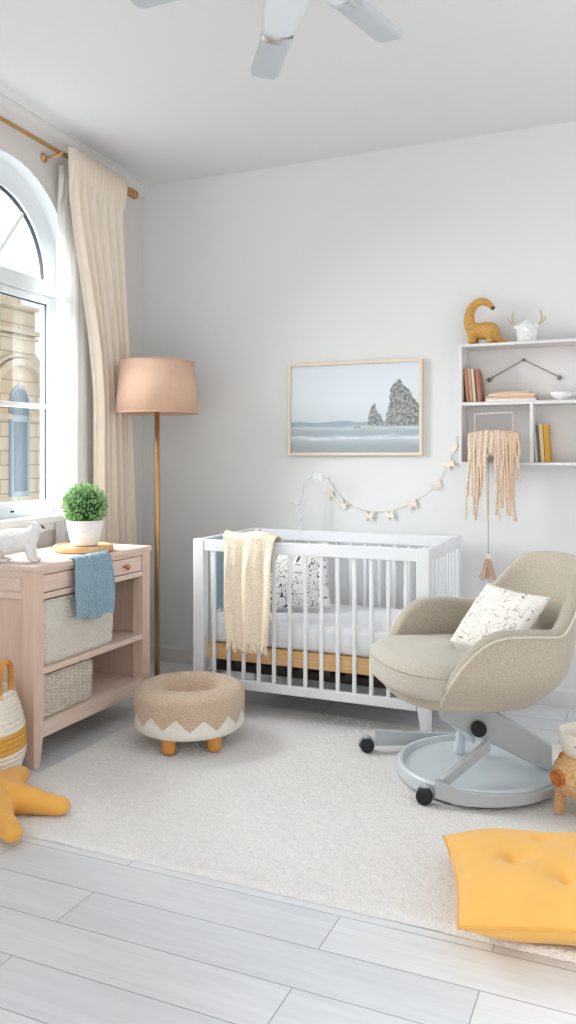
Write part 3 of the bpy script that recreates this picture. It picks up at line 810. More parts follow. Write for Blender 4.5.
g = B(); g.grid([[throw_pt(i/104-.5, j/150) for i in range(105)] for j in range(151)])
build('knit', g, 'knit', th, smooth=True, solid=.007)
g = B()
for i in range(30):
    u = (i+.5)/30-.5; p = Vector(throw_pt(u, 1)); dx, dy = random.uniform(-.012, .012), random.uniform(-.014, .004); L_ = random.uniform(.03, .046)
    for q in (-1, 1):
        g.tube([p+Vector((0, 0, .006)), p+Vector((dx*.4+q*.0015, dy*.5-.004, -L_*.5)), p+Vector((dx+q*.004, dy, -L_))], [.0028, .0026, .0022], 6, smooth=3)
build('fringe', g, 'knit', th, smooth=True)

# crib mobile arm
mo = thing('crib_mobile', 'white curved mobile arm with small felt shapes clamped on the back rail', 'mobile', (-1.685, YB, ZT))
g = B()
arm = [(0, .008, -.01), (0, .01, .03), (.0, .01, .12), (.004, .01, .19), (.02, .01, .245), (.05, .01, .276), (.082, .01, .286), (.11, .01, .284)]
g.tube(arm, .0042, 8, smooth=6); g.tube([(-.006, .01, .03), (-.024, .008, .012), (-.018, .006, -.01), (-.004, .004, -.02)], .003, 6, smooth=4)
build('arm', g, 'felt', mo, smooth=True)
def shape2d(kind, s):
    if kind == 'heart':
        return [(s*.062*16*sin(t)**3, s*.062*(13*cos(t)-5*cos(2*t)-2*cos(3*t)-cos(4*t))) for t in [2*pi*k/28 for k in range(28)]]
    if kind == 'star':
        return [((s if k % 2 == 0 else s*.45)*cos(pi/2+pi*k/5), (s if k % 2 == 0 else s*.45)*sin(pi/2+pi*k/5)) for k in range(10)]
    if kind == 'leaf': return [(s*cos(t), s*.55*sin(t)*(1+.3*cos(t))) for t in [2*pi*k/20 for k in range(20)]]
    if kind == 'bird':
        return [(-1.0*s, .5*s), (-.55*s, .75*s), (-.2*s, .35*s), (.05*s, .15*s), (.3*s, .45*s), (.75*s, .9*s), (.8*s, .55*s), (.55*s, .1*s), (.95*s, -.1*s), (.6*s, -.3*s), (.5*s, -.9*s), (.25*s, -.45*s), (-.15*s, -.3*s), (-.55*s, -.85*s), (-.6*s, -.35*s), (-.45*s, .05*s)]
def cut(b, kind, s, c, th_=.003, rot=0., ry=0.):
    pts = shape2d(kind, s); q = []
    n_ = len(pts)
    for y_ in (-th_/2, th_/2):
        for x, z in pts:
            xx, zz_ = x*cos(rot)-z*sin(rot), x*sin(rot)+z*cos(rot)
            q.append((c[0]+xx*cos(ry)-y_*sin(ry), c[1]+xx*sin(ry)+y_*cos(ry), c[2]+zz_))
    b.add(q, [tuple(range(n_))[::-1], tuple(range(n_, 2*n_))]+[(i, (i+1) % n_, n_+(i+1) % n_, n_+i) for i in range(n_)])
for kind, s_, c_, ro, ry in (('heart', .024, (-.006, 0, .072), 0, .3), ('star', .026, (-.022, -.002, .142), .3, .4), ('leaf', .018, (.018, .002, .148), 1.4, .3), ('leaf', .026, (.082, 0, .283), 1.1, .2), ('leaf', .024, (.112, 0, .274), 2.1, -.2)):
    g = B(); cut(g, kind, s_, c_, .008, ro, ry); build('felt_shape', g, 'felt', mo, bevel=.002)

# garland
YW = CY-.006
ga = thing('garland', 'string garland of small pale wooden animal cutouts below the framed picture', 'garland', (-1.25, YW, .9))
gp = [(-1.575, YW, 1.078), (-1.56, YW, 1.05), (-1.50, YW, .975), (-1.43, YW, .925), (-1.34, YW, .905), (-1.22, YW, .915), (-1.11, YW, .96), (-.99, YW, 1.05), (-.925, YW, 1.175), (-.885, YW, 1.29)]
g = B(); g.tube(rel(ga, gp), .0016, 6, smooth=5); build('string', g, 'piping', ga, smooth=True)
for p_ in (gp[0], gp[-1]):
    g = B(); g.tube(rel(ga, [(p_[0], CY-.001, p_[2]), (p_[0], CY-.012, p_[2])]), .004, 8); build('pin', g, 'piping', ga)
g = B(); g.tube(rel(ga, [(-1.575, YW, 1.078), (-1.572, YB+.03, 1.082)]), .0014, 6); build('tie', g, 'piping', ga)
sp = [((-1.565, 1.0), 'star', .036, .3), ((-1.49, .945), 'bird', .03, -.6), ((-1.345, .888), 'bird', .033, 0), ((-1.235, .895), 'bird', .031, .2), ((-1.117, .955), 'bird', .034, .35), ((-.988, 1.055), 'bird', .030, .5), ((-.925, 1.16), 'bird', .034, .7), ((-.898, 1.245), 'leaf', .026, 1.2)]
for (x, z), kind, s_, ro in sp:
    g = B(); cut(g, kind, s_*1.05, (x+1.25, -.005, z-.9-.006), .004, ro, random.uniform(-.2, .2)); build('cutout', g, 'ply', ga, bevel=.0008)

# ------------------------------------------------------------------ framed picture
pf = thing('framed_picture', 'oak-framed seascape print of two sea stacks on a misty beach', 'picture', (-1.43, CY, 1.445))
pw_, ph_ = .742, .492; fb = .014
g = B()
for a, c in (((-pw_/2, -.030, -ph_/2), (-pw_/2+fb, -.001, ph_/2)), ((pw_/2-fb, -.030, -ph_/2), (pw_/2, -.001, ph_/2)), ((-pw_/2+fb, -.030, -ph_/2), (pw_/2-fb, -.001, -ph_/2+fb)), ((-pw_/2+fb, -.030, ph_/2-fb), (pw_/2-fb, -.001, ph_/2))): g.box(a, c)
build('frame', g, 'frame', pf, bevel=.002)
def artmat():
    m = bpy.data.materials.new('seascape_print'); m.use_nodes = True
    nt, N, L = nodes(m); b = N['Principled BSDF']; b.inputs['Roughness'].default_value = .5
    tc = N.new('ShaderNodeTexCoord'); sp_ = N.new('ShaderNodeSeparateXYZ'); L.new(tc.outputs['Object'], sp_.inputs[0])
    n = N.new('ShaderNodeTexNoise'); n.inputs['Scale'].default_value = 5; n.inputs['Detail'].default_value = 6
    mp = N.new('ShaderNodeMapping'); mp.inputs['Scale'].default_value = (1.5, 1, 20); L.new(tc.outputs['Object'], mp.inputs[0]); L.new(mp.outputs[0], n.inputs['Vector'])
    # z + small shore slope + noise -> ramp
    a = N.new('ShaderNodeMath'); a.operation = 'MULTIPLY_ADD'; a.inputs[1].default_value = .045; L.new(n.outputs['Fac'], a.inputs[0]); L.new(sp_.outputs['Z'], a.inputs[2])
    mr = N.new('ShaderNodeMapRange'); mr.inputs['From Min'].default_value = -.235+.0225; mr.inputs['From Max'].default_value = .235+.0225; L.new(a.outputs[0], mr.inputs['Value'])
    r = N.new('ShaderNodeValToRGB'); L.new(mr.outputs[0], r.inputs['Fac'])
    e = r.color_ramp.elements
    e[0].position = 0; e[0].color = hexc('#9fa8ab'); e[1].position = 1; e[1].color = hexc('#dbe4ea')
    for p_, c_ in ((.08, '#a3adb2'), (.14, '#b5bfc4'), (.17, '#dde3e6'), (.20, '#a9b6be'), (.25, '#a9b6bd'), (.28, '#c9d2d6'), (.31, '#a3b2bb'), (.345, '#9fb0ba'), (.36, '#d3dce1'), (.6, '#dfe7ec')):
        q = e.new(p_); q.color = hexc(c_)
    L.new(r.outputs[0], b.inputs['Base Color']); return m
def rockmat():
    m = mat('printed_rock', '#b0b2af', .6, 0, 70, 0, 10, col2='#6a6f70', detail=8); return m
g = B(); g.box((-pw_/2+fb-.002, -.016, -ph_/2+fb-.002), (pw_/2-fb+.002, -.010, ph_/2-fb+.002)); pr = build('print', g, artmat(), pf)
def jag(pts, seed, k=4, amp=.004):
    rs = random.Random(seed); out = []
    for i in range(len(pts)):
        a, b_ = pts[i], pts[(i+1) % len(pts)]
        for q in range(k):
            t = q/k; j = amp if (a[1] > -.08 or b_[1] > -.08) and q else 0
            out.append((a[0]+(b_[0]-a[0])*t+rs.uniform(-j, j), a[1]+(b_[1]-a[1])*t+rs.uniform(-j, j)))
    return out
RM = rockmat()
big = [(.178, -.095), (.178, -.03), (.196, .02), (.200, .09), (.215, .118), (.238, .142), (.25, .148), (.27, .115), (.305, .085), (.325, .045), (.355, .01), (.355, -.095)]
sml = [(.075, -.09), (.083, -.035), (.100, .01), (.118, .025), (.132, -.02), (.155, -.05), (.160, -.09)]
for nm, p_, s_ in (('printed_rock', big, 1), ('printed_rock', sml, 2)):
    g = B(); g.prism(jag(p_, s_), 'y', -.0164, -.0155); build(nm, g, RM, pr)
g = B(); g.prism(jag([(.0, -.104), (.01, -.096), (.035, -.095), (.045, -.103)], 3, 3, .001), 'y', -.0164, -.0155); build('printed_rock', g, RM, pr)

# ------------------------------------------------------------------ wall shelf
SX0, SX1, SY0, SZ0, SZ1 = -.842, -.165, 3.985, 1.152, 1.731
sh = thing('wall_shelf', 'white open wall shelf box with three compartments mounted above the armchair', 'shelf', (SX0, CY, SZ0))
def sb(b, a, c): b.box((a[0]-SX0, a[1]-CY, a[2]-SZ0), (c[0]-SX0, c[1]-CY, c[2]-SZ0)); return b
tk = .0135
for nm, a, c in (('top_board', (SX0, SY0, SZ1-tk), (SX1, CY-.001, SZ1)), ('bottom_board', (SX0, SY0, SZ0), (SX1, CY-.001, SZ0+tk)),
                 ('side_board', (SX0, SY0, SZ0+tk), (SX0+tk, CY-.001, SZ1-tk)), ('side_board', (SX1-tk, SY0, SZ0+tk), (SX1, CY-.001, SZ1-tk)),
                 ('middle_board', (SX0+tk, SY0+.003, 1.437), (SX1-tk, CY-.012, 1.453)), ('divider', (-.513, SY0+.003, SZ0+tk), (-.497, CY-.012, 1.437)),
                 ('back_board', (SX0+tk, CY-.012, SZ0+tk), (SX1-tk, CY-.002, SZ1-tk))):
    g = B(); sb(g, a, c); build(nm, g, 'shelfp', sh, bevel=.0015)

# dinosaur
dn = thing('dinosaur_figure', 'ochre textured long-necked dinosaur figure standing on top of the wall shelf', 'figurine', (-.735, 4.06, SZ1))
g = B()
g.tube([(.038, 0, .180), (.022, 0, .198), (-.010, 0, .212), (-.045, 0, .200), (-.068, 0, .165), (-.072, 0, .120), (-.060, 0, .088), (-.030, 0, .070), (.01, 0, .070), (.038, 0, .066), (.055, 0, .040), (.075, 0, .018), (.10, 0, .012), (.118, 0, .010)],
       [.009, .016, .019, .020, .023, .026, .034, .040, .042, .038, .026, .016, .011, .006], 14, smooth=4)
for x, y in ((-.055, -.022), (-.048, .022), (.032, -.022), (.038, .022)):
    g.tube([(x, y, .07), (x-.002, y, .035), (x+.002, y, .012)], [.026, .020, .019], 12, smooth=3)
build('body', g, 'gold', dn, remesh=.0035, smoothmod=2)
g = B(); g.ball((.040, 0, .178), .0105, sc=(1.15, 1, 1)); build('dark_snout', g, 'darktip', dn, smooth=True)
# skull-like deer head ornament
sk = thing('deer_head_ornament', 'small white faceted animal head ornament with tan antlers on the wall shelf', 'ornament', (-.535, 4.06, SZ1)); sk.scale = (1.32, 1.2, 1.42)
g = B(); g.ball((0, 0, .034), .036, sc=(1.05, 1.0, 1.05)); g.ball((0, -.02, .02), .024, sc=(1.1, 1, .9)); g.ball((-.03, -.0, .055), .012, sc=(1.5, .7, .8)); g.ball((.03, -.0, .055), .012, sc=(1.5, .7, .8)); g.ball((0, 0, .062), .016)
g.lathe([(0, 0), (.034, 0), (.034, .02), (0, .02)], 24)
build('head', g, 'whitebump', sk, remesh=.004)
for s_ in (-1, 1):
    g = B(); g.tube([(s_*.025, 0, .055), (s_*.042, 0, .062), (s_*.052, 0, .080), (s_*.046, 0, .108)], [.005, .0045, .004, .0025], 8, smooth=4)
    g.tube([(s_*.045, 0, .066), (s_*.060, 0, .074), (s_*.066, 0, .088)], [.004, .0035, .002], 8, smooth=3)
    build('antler', g, 'antler', sk, smooth=True)

# books
def book(name, label, w, h, d, cm, loc, rot=(0, 0, 0), group=None):
    """standing book: w thickness (x), d depth (y), h height; spine at -y"""
    t = thing(name, label, 'book', loc, group=group, rot=rot)
    g = B(); c_ = .0022
    g.box((0, 0, 0), (c_, d, h)); g.box((w-c_, 0, 0), (w, d, h)); g.box((c_, 0, 0), (w-c_, c_, h)); build('cover', g, BOOKM[cm], t, bevel=.0006)
    g = B(); g.box((c_, c_, .004), (w-c_, d-.004, h-.004)); build('pages', g, 'paper', t)
    return t
bx = -.813
grp = None
for w, h, cm, lab, tl in ((.016, .165, 'terracotta', 'slim terracotta book leftmost on the upper shelf', 5), (.014, .167, 'peach', 'slim peach book second from left on the upper shelf', 5), (.013, .163, 'cream', 'thin cream book between peach and brown books on the upper shelf', 5)):
    book('book', lab, w, h, .115, cm, (bx+.0, 4.02, 1.4535), (0, rad(-tl), 0), group='standing books on the upper shelf'); bx += w+.002
# rounded brown book
t = thing('book', 'brown round-cornered book leaning at the right of the upright group on the upper shelf', 'book', (bx+.004, 4.02, 1.4535), rot=(0, rad(-5), 0), group='standing books on the upper shelf')
g = B()
pts = [(0, 0), (.118, 0), (.118, .10), (.10, .140), (.07, .158), (0, .161)]
g.prism(pts, 'x', 0, .018); build('cover', g, BOOKM['brown'], t, bevel=.002)
g = B(); g.prism([(p[0]*.97+.006, p[1]*.98+.002) for p in pts], 'x', .003, .015); build('pages', g, 'paper', t)
# flat stack
zz0 = 1.4535
for w, th_, cm, lab, dx, a in ((.235, .014, 'white', 'white book at the bottom of the flat stack on the upper shelf', 0, 1), (.228, .012, 'peach', 'peach book second from the bottom of the flat stack', -.002, -2), (.215, .010, 'cream', 'cream book third from the bottom of the flat stack', .004, 1.5), (.160, .009, 'tan', 'thin tan book on top of the flat stack', .008, -2)):
    t = thing('book', lab, 'book', (-.605+dx, 4.072, zz0), rz=rad(a), group='books lying flat on the upper shelf')
    g = B(); d = .115
    g.box((-w/2, -d/2, 0), (w/2, d/2, .002)); g.box((-w/2, -d/2, th_-.002), (w/2, d/2, th_)); g.box((-w/2, -d/2, .002), (w/2, -d/2+.002, th_-.002)); build('cover', g, BOOKM[cm], t, bevel=.0005)
    g = B(); g.box((-w/2+.003, -d/2+.002, .002), (w/2-.003, d/2-.003, th_-.002)); build('pages', g, 'paper', t)
    zz0 += th_+.0006
# lower right books
bx = -.492
for w, h, cm, lab, tl in ((.012, .172, 'grey', 'thin grey book leftmost on the lower right shelf', 3), (.008, .172, 'slate', 'narrow dark slate book between the grey and buff books', 3), (.018, .178, 'buff', 'buff book between the slate and mustard books on the lower shelf', 4), (.020, .176, 'mustard', 'mustard yellow book rightmost on the lower right shelf', 6)):
    book('book', lab, w, h, .11, cm, (bx+.001, 4.02, SZ0+tk+.0005), (0, rad(-4), 0), group='standing books on the lower right shelf'); bx += w+.0025
# bowl
g = B(); g.lathe([(0, 0), (.022, 0), (.026, .004), (.048, .020), (.058, .040), (.0555, .040), (.045, .022), (.022, .008), (0, .007)], 40)
o = build('bowl', g, 'white', smooth=True); tag(o, 'white ceramic bowl on the upper shelf right of the flat books', 'bowl', loc=(-.375, 4.06, 1.4535))
# wire ornament
wo = thing('wire_ornament', 'thin wire rod ornament in a shallow peak with small end knobs inside the shelf', 'ornament', (-.56, CY-.022, 1.66))
g = B(); g.tube([(-.163, 0, -.088), (0, 0, 0)], .0022, 6); g.tube([(0, 0, 0), (.165, 0, -.09)], .0022, 6); build('wire', g, 'steel', wo, smooth=True)
for x, z, r_ in ((-.163, -.09, .011), (0, 0, .008), (.165, -.092, .011)):
    g = B(); g.ball((x, 0, z), r_, sc=(1, .8, 1)); build('knob', g, 'steel', wo, smooth=True)
g = B(); g.tube([(-.167, 0, -.1), (-.167, 0, -.196)], .0015, 6); g.tube([(.169, 0, -.1), (.169, 0, -.196)], .0015, 6); 

# macrame hanging over the shelf front
mc = thing('yarn_hanging', 'blush and cream yarn wall hanging draped over a wire hanger below the shelf', 'wall hanging', (-.672, SY0-.03, 1.275))
g = B(); hw = .088
g.tube([(-hw, 0, -.02), (-hw, 0, .118), (hw, 0, .124), (hw, 0, -.02)], .0038, 8); g.tube([(-.112, 0, .004), (-.06, 0, .018), (0, 0, .022), (.06, 0, .018), (.112, 0, .004)], .005, 8)
g.tube([(-hw+.02, 0, .119), (-hw+.02, .033, .122)], .0025, 6)
build('wire_hanger', g, 'yarnc', mc, smooth=True)
rs = random.Random(5)
ns = 26
for k in range(ns):
    u = k/(ns-1); x = -.113+.226*u
    mid = 1-abs(u-.5)*2
    Lf = rs.choice([.23, .27, .32, .355, .38]); 
    if .38 < u < .56: Lf = rs.uniform(.07, .11)
    if u > .9: Lf = rs.uniform(.17, .2)
    r_ = rs.uniform(.0062, .0085)
    dx = (u-.5)*.02+rs.uniform(-.024, .018)
    top = .012+.022*sqrt(max(0, 1-((u-.5)/.56)**2))
    pts = [(x, .012, -.03-.04*rs.random()), (x, .011, top-.012), (x, .0, top), (x, -.012, top-.012), (x+dx*.2+rs.uniform(-.007, .007), -.013-.008*rs.random(), -Lf*.3), (x+dx*.6+.009*sin(k*2.), -.013-.008*rs.random(), -Lf*.65), (x+dx+.006*rs.uniform(-1, 1), -.012-.008*rs.random(), -Lf)]
    R_ = [r_, r_, r_, r_, r_, r_*.9, r_*.75]
    P, RR = catmull([Vector(p) for p in pts], R_, 9)
    RR = [q*(1+.16*sin(i*1.9+k)) for i, q in enumerate(RR)]
    g = B(); g.tube(P, RR, 8); build('yarn_strand', g, 'yarn' if (k % 3 or u > .6) else 'yarnc', mc, smooth=True)
ts = thing('hanging_tassel', 'pink yarn tassel with a wooden bead hanging on a long string under the shelf', 'tassel', (-.700, SY0-.015, .755)); ts.scale = (1.15, 1.15, 1.05)
g = B(); g.tube([(0, 0, .40), (0, 0, -.03)], .0014, 6); build('string', g, 'steel', ts)
g = B(); g.ball((0, 0, -.035), .014); build('bead', g, 'ply', ts, smooth=True)
for k in range(16):
    a = 2*pi*k/16; r1 = .006+.004*(k % 2); r2 = .027*(1+.4*(k % 3)/2)
    g = B(); g.tube([(r1*cos(a), r1*sin(a), -.045), (r1*1.7*cos(a), r1*1.7*sin(a), -.075), (r2*cos(a), r2*.8*sin(a), -.125-.018*rs.random())], [.0042, .0042, .0034], 6, smooth=3); build('yarn_strand', g, 'yarn', ts, smooth=True)

# ------------------------------------------------------------------ armchair
CA = 217
ch = thing('armchair', 'beige wool shell armchair with wide round arms on a grey disc base', 'chair', (-.585, 3.08, .014), rz=rad(CA))
ch.location.z = .018
PM = rad(128)
def se(c_, e): return abs(c_)**(2/e)*(1 if c_ >= 0 else -1)
def foot_xy(phi, sc=1., z=.5):
    x = -se(cos(phi), 2.5); x *= .26 if x < 0 else .40; y = .355*se(sin(phi), 2.5)
    x = x*(.5+.5*sc) if x > 0 else x*sc
    y *= sc
    back = max(0, cos(phi))**1.3
    x -= .30*max(0, z-.36)*back
    return x, y
def smooth01(t): t = max(0, min(1, t)); return t*t*(3-2*t)
def h_of(phi):
    a = abs(math.degrees(phi))
    arm = .592+.012*smooth01((a-66)/30)
    hb = .806-.022*(a/36)**2 if a < 36 else .784
    h = hb+(arm-hb)*smooth01((a-30)/38)
    if a > 94: h = arm-(arm-.385)*((a-94)/34)**2.0
    return h
def rscale(z):
    d = z-.31
    return .66+.34*sin(pi/2*min(1, max(0, d)/.15))
nph = 96; cols = []; rimpts = []
for i in range(nph+1):
    phi = -PM+2*PM*i/nph; h = h_of(phi); col = []
    for j in range(17):
        z = .31+(h-.02-.31)*j/16
        col.append(foot_xy(phi, rscale(z), z)+(z,))
    thk = .058
    def inn(z, k):  # inner wall point
        x, y = foot_xy(phi, rscale(z)*(1-thk/.36*k), z); return (x+(0), y, z)
    # rounded rim
    for k in range(1, 6):
        t = pi*k/6
        x, y = foot_xy(phi, rscale(h)*(1-thk/.36*(1-cos(t))/2), h); col.append((x, y, h-.02+.024*sin(t)))
    for j in range(12):
        z = (h-.02)+(.36-(h-.02))*j/11
        col.append(inn(z, 1))
    cols.append(col); rimpts.append(col[17])
g = B(); g.grid(cols)
for c_ in (cols[0], cols[-1]): g.add(c_, [tuple(range(len(c_)))])
bot = [c_[0] for c_ in cols]
g.add(bot+[(0.05, 0, .302)], [(i, i+1, len(bot)) for i in range(len(bot)-1)])
build('shell', g, 'melange', ch, smooth=True).modifiers.new('e', 'EDGE_SPLIT').split_angle = rad(60)
g = B(); pts = [Vector((c_[16][0]*1.004, c_[16][1]*1.012, c_[16][2]+.004)) for c_ in cols[::2]]
e0 = [Vector(c) for c in cols[0][2:15:3]]; e1 = [Vector(c) for c in cols[-1][2:15:3]]
g.tube([p*1.004 for p in e0]+pts+[p*1.004 for p in e1[::-1]], .0042, 8); build('piping', g, 'piping', ch, smooth=True)
# seat cushion
def seat_rows(b, z0, z1, xa, xb_, hw, e=3.0, r=.05, front=.0):
    rows = []; n_ = 72
    for k in range(15):
        t = -pi/2+pi*k/14; ins = r*(1-cos(t)); z = (z0+r+r*sin(t)) if t < 0 else (z1-r+r*sin(t))
        row = []
        for q in range(n_):
            a = 2*pi*q/n_; cx_ = (xa+xb_)/2; hx_ = (xb_-xa)/2-ins; 
            x = cx_+hx_*se(cos(a), e); y = (hw-ins)*se(sin(a), e)
            if x > cx_: x += front*max(0, (z-z0)/(z1-z0))
            row.append((x, y, z+.015*max(0, (x-cx_)/hx_) if t > 0 else z))
        rows.append(row)
    cx_ = (xa+xb_)/2
    for s_ in (.8, .5, .2, .001): rows.append([(cx_+(p[0]-cx_)*s_, p[1]*s_, p[2]+.006*(1-s_)) for p in rows[14]])
    b.grid(rows, closed_v=True); b.add(rows[0], [tuple(range(n_))]); return rows
g = B(); rws = seat_rows(g, .355, .472, -.20, .385, .296, 2.6, .05); build('seat_cushion', g, 'seatwool', ch, smooth=True)
g = B(); g.tube([tuple(Vector(p)*1.0) for p in rws[8]], .0035, 6, closed=True); build('seat_seam', g, 'melange', ch, smooth=True)
g = B(); seat_rows(g, .318, .368, -.18, .335, .262, 2.6, .024); build('seat_pan', g, 'melange', ch, smooth=True)
# base disc
g = B(); g.lathe([(0, .004), (.268, .0), (.285, .004), (.29, .012), (.29, .050), (.284, .058), (.272, .058), (.266, .050), (.262, .040), (0, .040)], 80)
build('disc_base', g, 'bluemetal', ch, smooth=True).modifiers.new('e', 'EDGE_SPLIT').split_angle = rad(35)
iR = Matrix.Rotation(-rad(CA), 4, 'Z')
def loc_(wx, wy, z): v = iR @ Vector((wx+.585, wy-3.08, 0)); return Vector((v.x, v.y, z))
def bar(b, p, q, h, t, h2=None):
    """vertical blade from p to q, height h, thickness t, centred"""
    p, q = Vector(p), Vector(q); d = (q-p); d.z = 0; n_ = Vector((-d.y, d.x, 0)).normalized()*t/2; h2 = h2 or h
    b.hexa([p-n_-Vector((0, 0, h/2)), q-n_-Vector((0, 0, h2/2)), q+n_-Vector((0, 0, h2/2)), p+n_-Vector((0, 0, h/2))],
           [p-n_+Vector((0, 0, h/2)), q-n_+Vector((0, 0, h2/2)), q+n_+Vector((0, 0, h2/2)), p+n_+Vector((0, 0, h/2))])
c1 = loc_(-1.035, 3.155, 0); c2 = loc_(-.700, 2.765, 0)
def rim_(deg, r, z): return loc_(-.585+r*cos(rad(deg)), 3.08+r*sin(rad(deg)), z)
for c_, far, arc_ in ((c1, rim_(128, .302, 0), [rim_(a, .302, .036) for a in (128, 118, 108, 98)]), (c2, rim_(268, .304, 0), [rim_(a, .304, .036) for a in range(268, 352, 7)])):
    g = B(); d = (far-c_).normalized()
    st = c_+d*.035
    pts = [st+Vector((0, 0, .056)), st.lerp(far, .5)+Vector((0, 0, .046))]+arc_
    hs = [.062, .052]+[.050-.030*k/len(arc_) for k in range(len(arc_))]
    rows = []
    for k, p_ in enumerate(pts):
        t_ = pts[min(k+1, len(pts)-1)]-pts[max(k-1, 0)]; t_.z = 0; n_ = Vector((-t_.y, t_.x, 0)).normalized()*.011; h_ = Vector((0, 0, hs[k]/2))
        rows.append([p_-n_-h_, p_+n_-h_, p_+n_+h_, p_-n_+h_])
    g.grid(rows, closed_v=True); g.add(rows[0], [(0, 1, 2, 3)]); g.add(rows[-1], [(0, 1, 2, 3)])
    build('leg', g, 'greymetal', ch, bevel=.003)
    wdir = Vector((-d.y, d.x, 0))
    for s_, nm in ((0, 'caster'),):
        g = B(); R_ = .028
        # twin wheels seen side-on: axle across the leg
        ax = Vector((d.y, -d.x, 0)) if c_ is c2 else Vector((-d.y, d.x, 0))
        for off in (-.013, .013):
            P = []
            for r_, w_ in ((.004, -.010), (.022, -.010), (.028, -.006), (.028, .006), (.022, .010), (.004, .010)):
                P.append([c_+ax*(off+w_)+d*(r_*cos(2*pi*k/28))+Vector((0, 0, .029+r_*sin(2*pi*k/28))) for k in range(28)])
            g.grid(P, closed_v=True); g.add(P[0], [tuple(range(28))]); g.add(P[-1], [tuple(range(28))])
        ca = build('caster', g, 'black', ch, smooth=True); ca.modifiers.new('e', 'EDGE_SPLIT').split_angle = rad(35)
        g = B(); g.tube([c_+Vector((0, 0, .045)), c_+Vector((0, 0, .066))], .012, 12)
        P = [c_+d*(.029*cos(t))+Vector((0, 0, .031+.031*sin(t))) for t in [pi*.05+pi*.9*k/10 for k in range(11)]]
        g.tube(P, .004, 6); build('hood', g, 'greymetal', ca, smooth=True)
# diagonal support plate (from under the seat to the rear of the disc), brace, lever
A0 = loc_(-.705, 2.98, .305); A1 = loc_(-.330, 3.15, .080)
g = B(); bar(g, A0, A1, .15, .045, .10); build('support_arm', g, 'greymetal', ch, bevel=.008)
g = B(); bar(g, loc_(-.525, 2.985, .155), loc_(-.655, 2.80, .060), .040, .022, .040); build('brace', g, 'greymetal', ch, bevel=.003)
g = B(); a = loc_(-.562, 2.998, .200); ax = (loc_(.412, -.911, 0)-loc_(0, 0, 0)).normalized(); dd = Vector((-ax.y, ax.x, 0)); P = []
for r_, w_ in ((.001, .014), (.014, .014), (.016, .010), (.024, .010), (.028, .006), (.028, -.01)): P.append([a+ax*w_+dd*(r_*cos(2*pi*k/28))+Vector((0, 0, r_*sin(2*pi*k/28))) for k in range(28)])
g.grid(P, closed_v=True); build('adjustment_knob', g, 'black', ch, smooth=True).modifiers.new('e', 'EDGE_SPLIT').split_angle = rad(35)
g = B(); bar(g, loc_(-.70, 3.05, .225), loc_(-.59, 3.06, .14), .026, .05, .026); g.tube([loc_(-.655, 3.16, .15), loc_(-.67, 3.17, .045)], [.018, .022], 14); build('lever', g, 'bluemetal', ch, bevel=.003)
g = B(); bar(g, loc_(-.60, 3.09, .300), loc_(-.48, 3.10, .275), .04, .12, .035); build('column', g, 'greymetal', ch, bevel=.003)
g = B()
for s_ in (0, 1): g.tube([loc_(-.70, 3.06+.02*s_, .285), loc_(-.61, 3.08+.02*s_, .235)], .007, 8)
build('tilt_spring', g, 'chrome', ch, smooth=True)

# chair cushion
cc = thing('chair_cushion', 'off-white lumbar cushion with faint grey curl print leaning in the armchair', 'cushion', (-.512, 3.10, .590), rot=Matrix(((.75, .43, -.50), (-.66, .49, -.57), (0, .76, .65))).to_euler())
g = pillow_mesh(.35, .28, .10, wr=.003, seed=4); build('cover', g, 'print2', cc, smooth=True)
g = B(); g.tube(edge_loop(.35, .28, .06), .0035, 6, closed=True); build('edge_piping', g, 'piping', cc, smooth=True)

# ------------------------------------------------------------------ floor pillow
fp = thing('floor_pillow', 'large yellow tufted square floor pillow at the rug corner', 'pillow', (-.235, 2.250, .088), rot=(0, 0, rad(17)))
tf = [(-.28, .10, .050, .17), (.22, .52, .044, .15), (.22, -.22, .050, .17), (.62, .15, .045, .15)]
g = pillow_mesh(.52, .47, .170, n=80, pinch=.07, tufts=[(-.40, -.02, .042, .16), (-.05, .50, .036, .14), (.08, -.42, .044, .17), (.45, .05, .04, .15)], p=3.2, wr=.0022, seed=3, ev=.55)
build('cover', g, 'yellow', fp, smooth=True)
g = B(); g.tube(edge_loop(.52, .47, .07), .0035, 6, closed=True); build('edge_piping', g, 'yellow2', fp, smooth=True)
# ------------------------------------------------------------------ starfish pillow
sf = thing('starfish_pillow', 'yellow plush starfish pillow lying on the floor at the rug edge', 'pillow', (-2.015, 2.15, .012))
g = B()
for ang, L_ in ((11, .245), (-38, .280), (106, .235), (174, .24), (246, .24)):
    a = rad(ang); b_ = rad(ang+8)
    g.tube([(0, 0, .042), (.10*cos(a), .10*sin(a), .047), (.18*cos(a), .18*sin(a), .040), (L_*cos(a+.05), L_*sin(a+.05), .031)], [.075, .050, .037, .031], 16, smooth=4)
for ang, L_ in ((11, .24), (-38, .275), (106, .23)): g.ball((L_*cos(rad(ang)+.05), L_*sin(rad(ang)+.05), .031), .031, sc=(1.1, 1.1, .95))
g.ball((0, 0, .045), .105, sc=(1.1, 1.1, .55))
b = build('plush_body', g, 'yellow2', sf, remesh=.005, smoothmod=14)

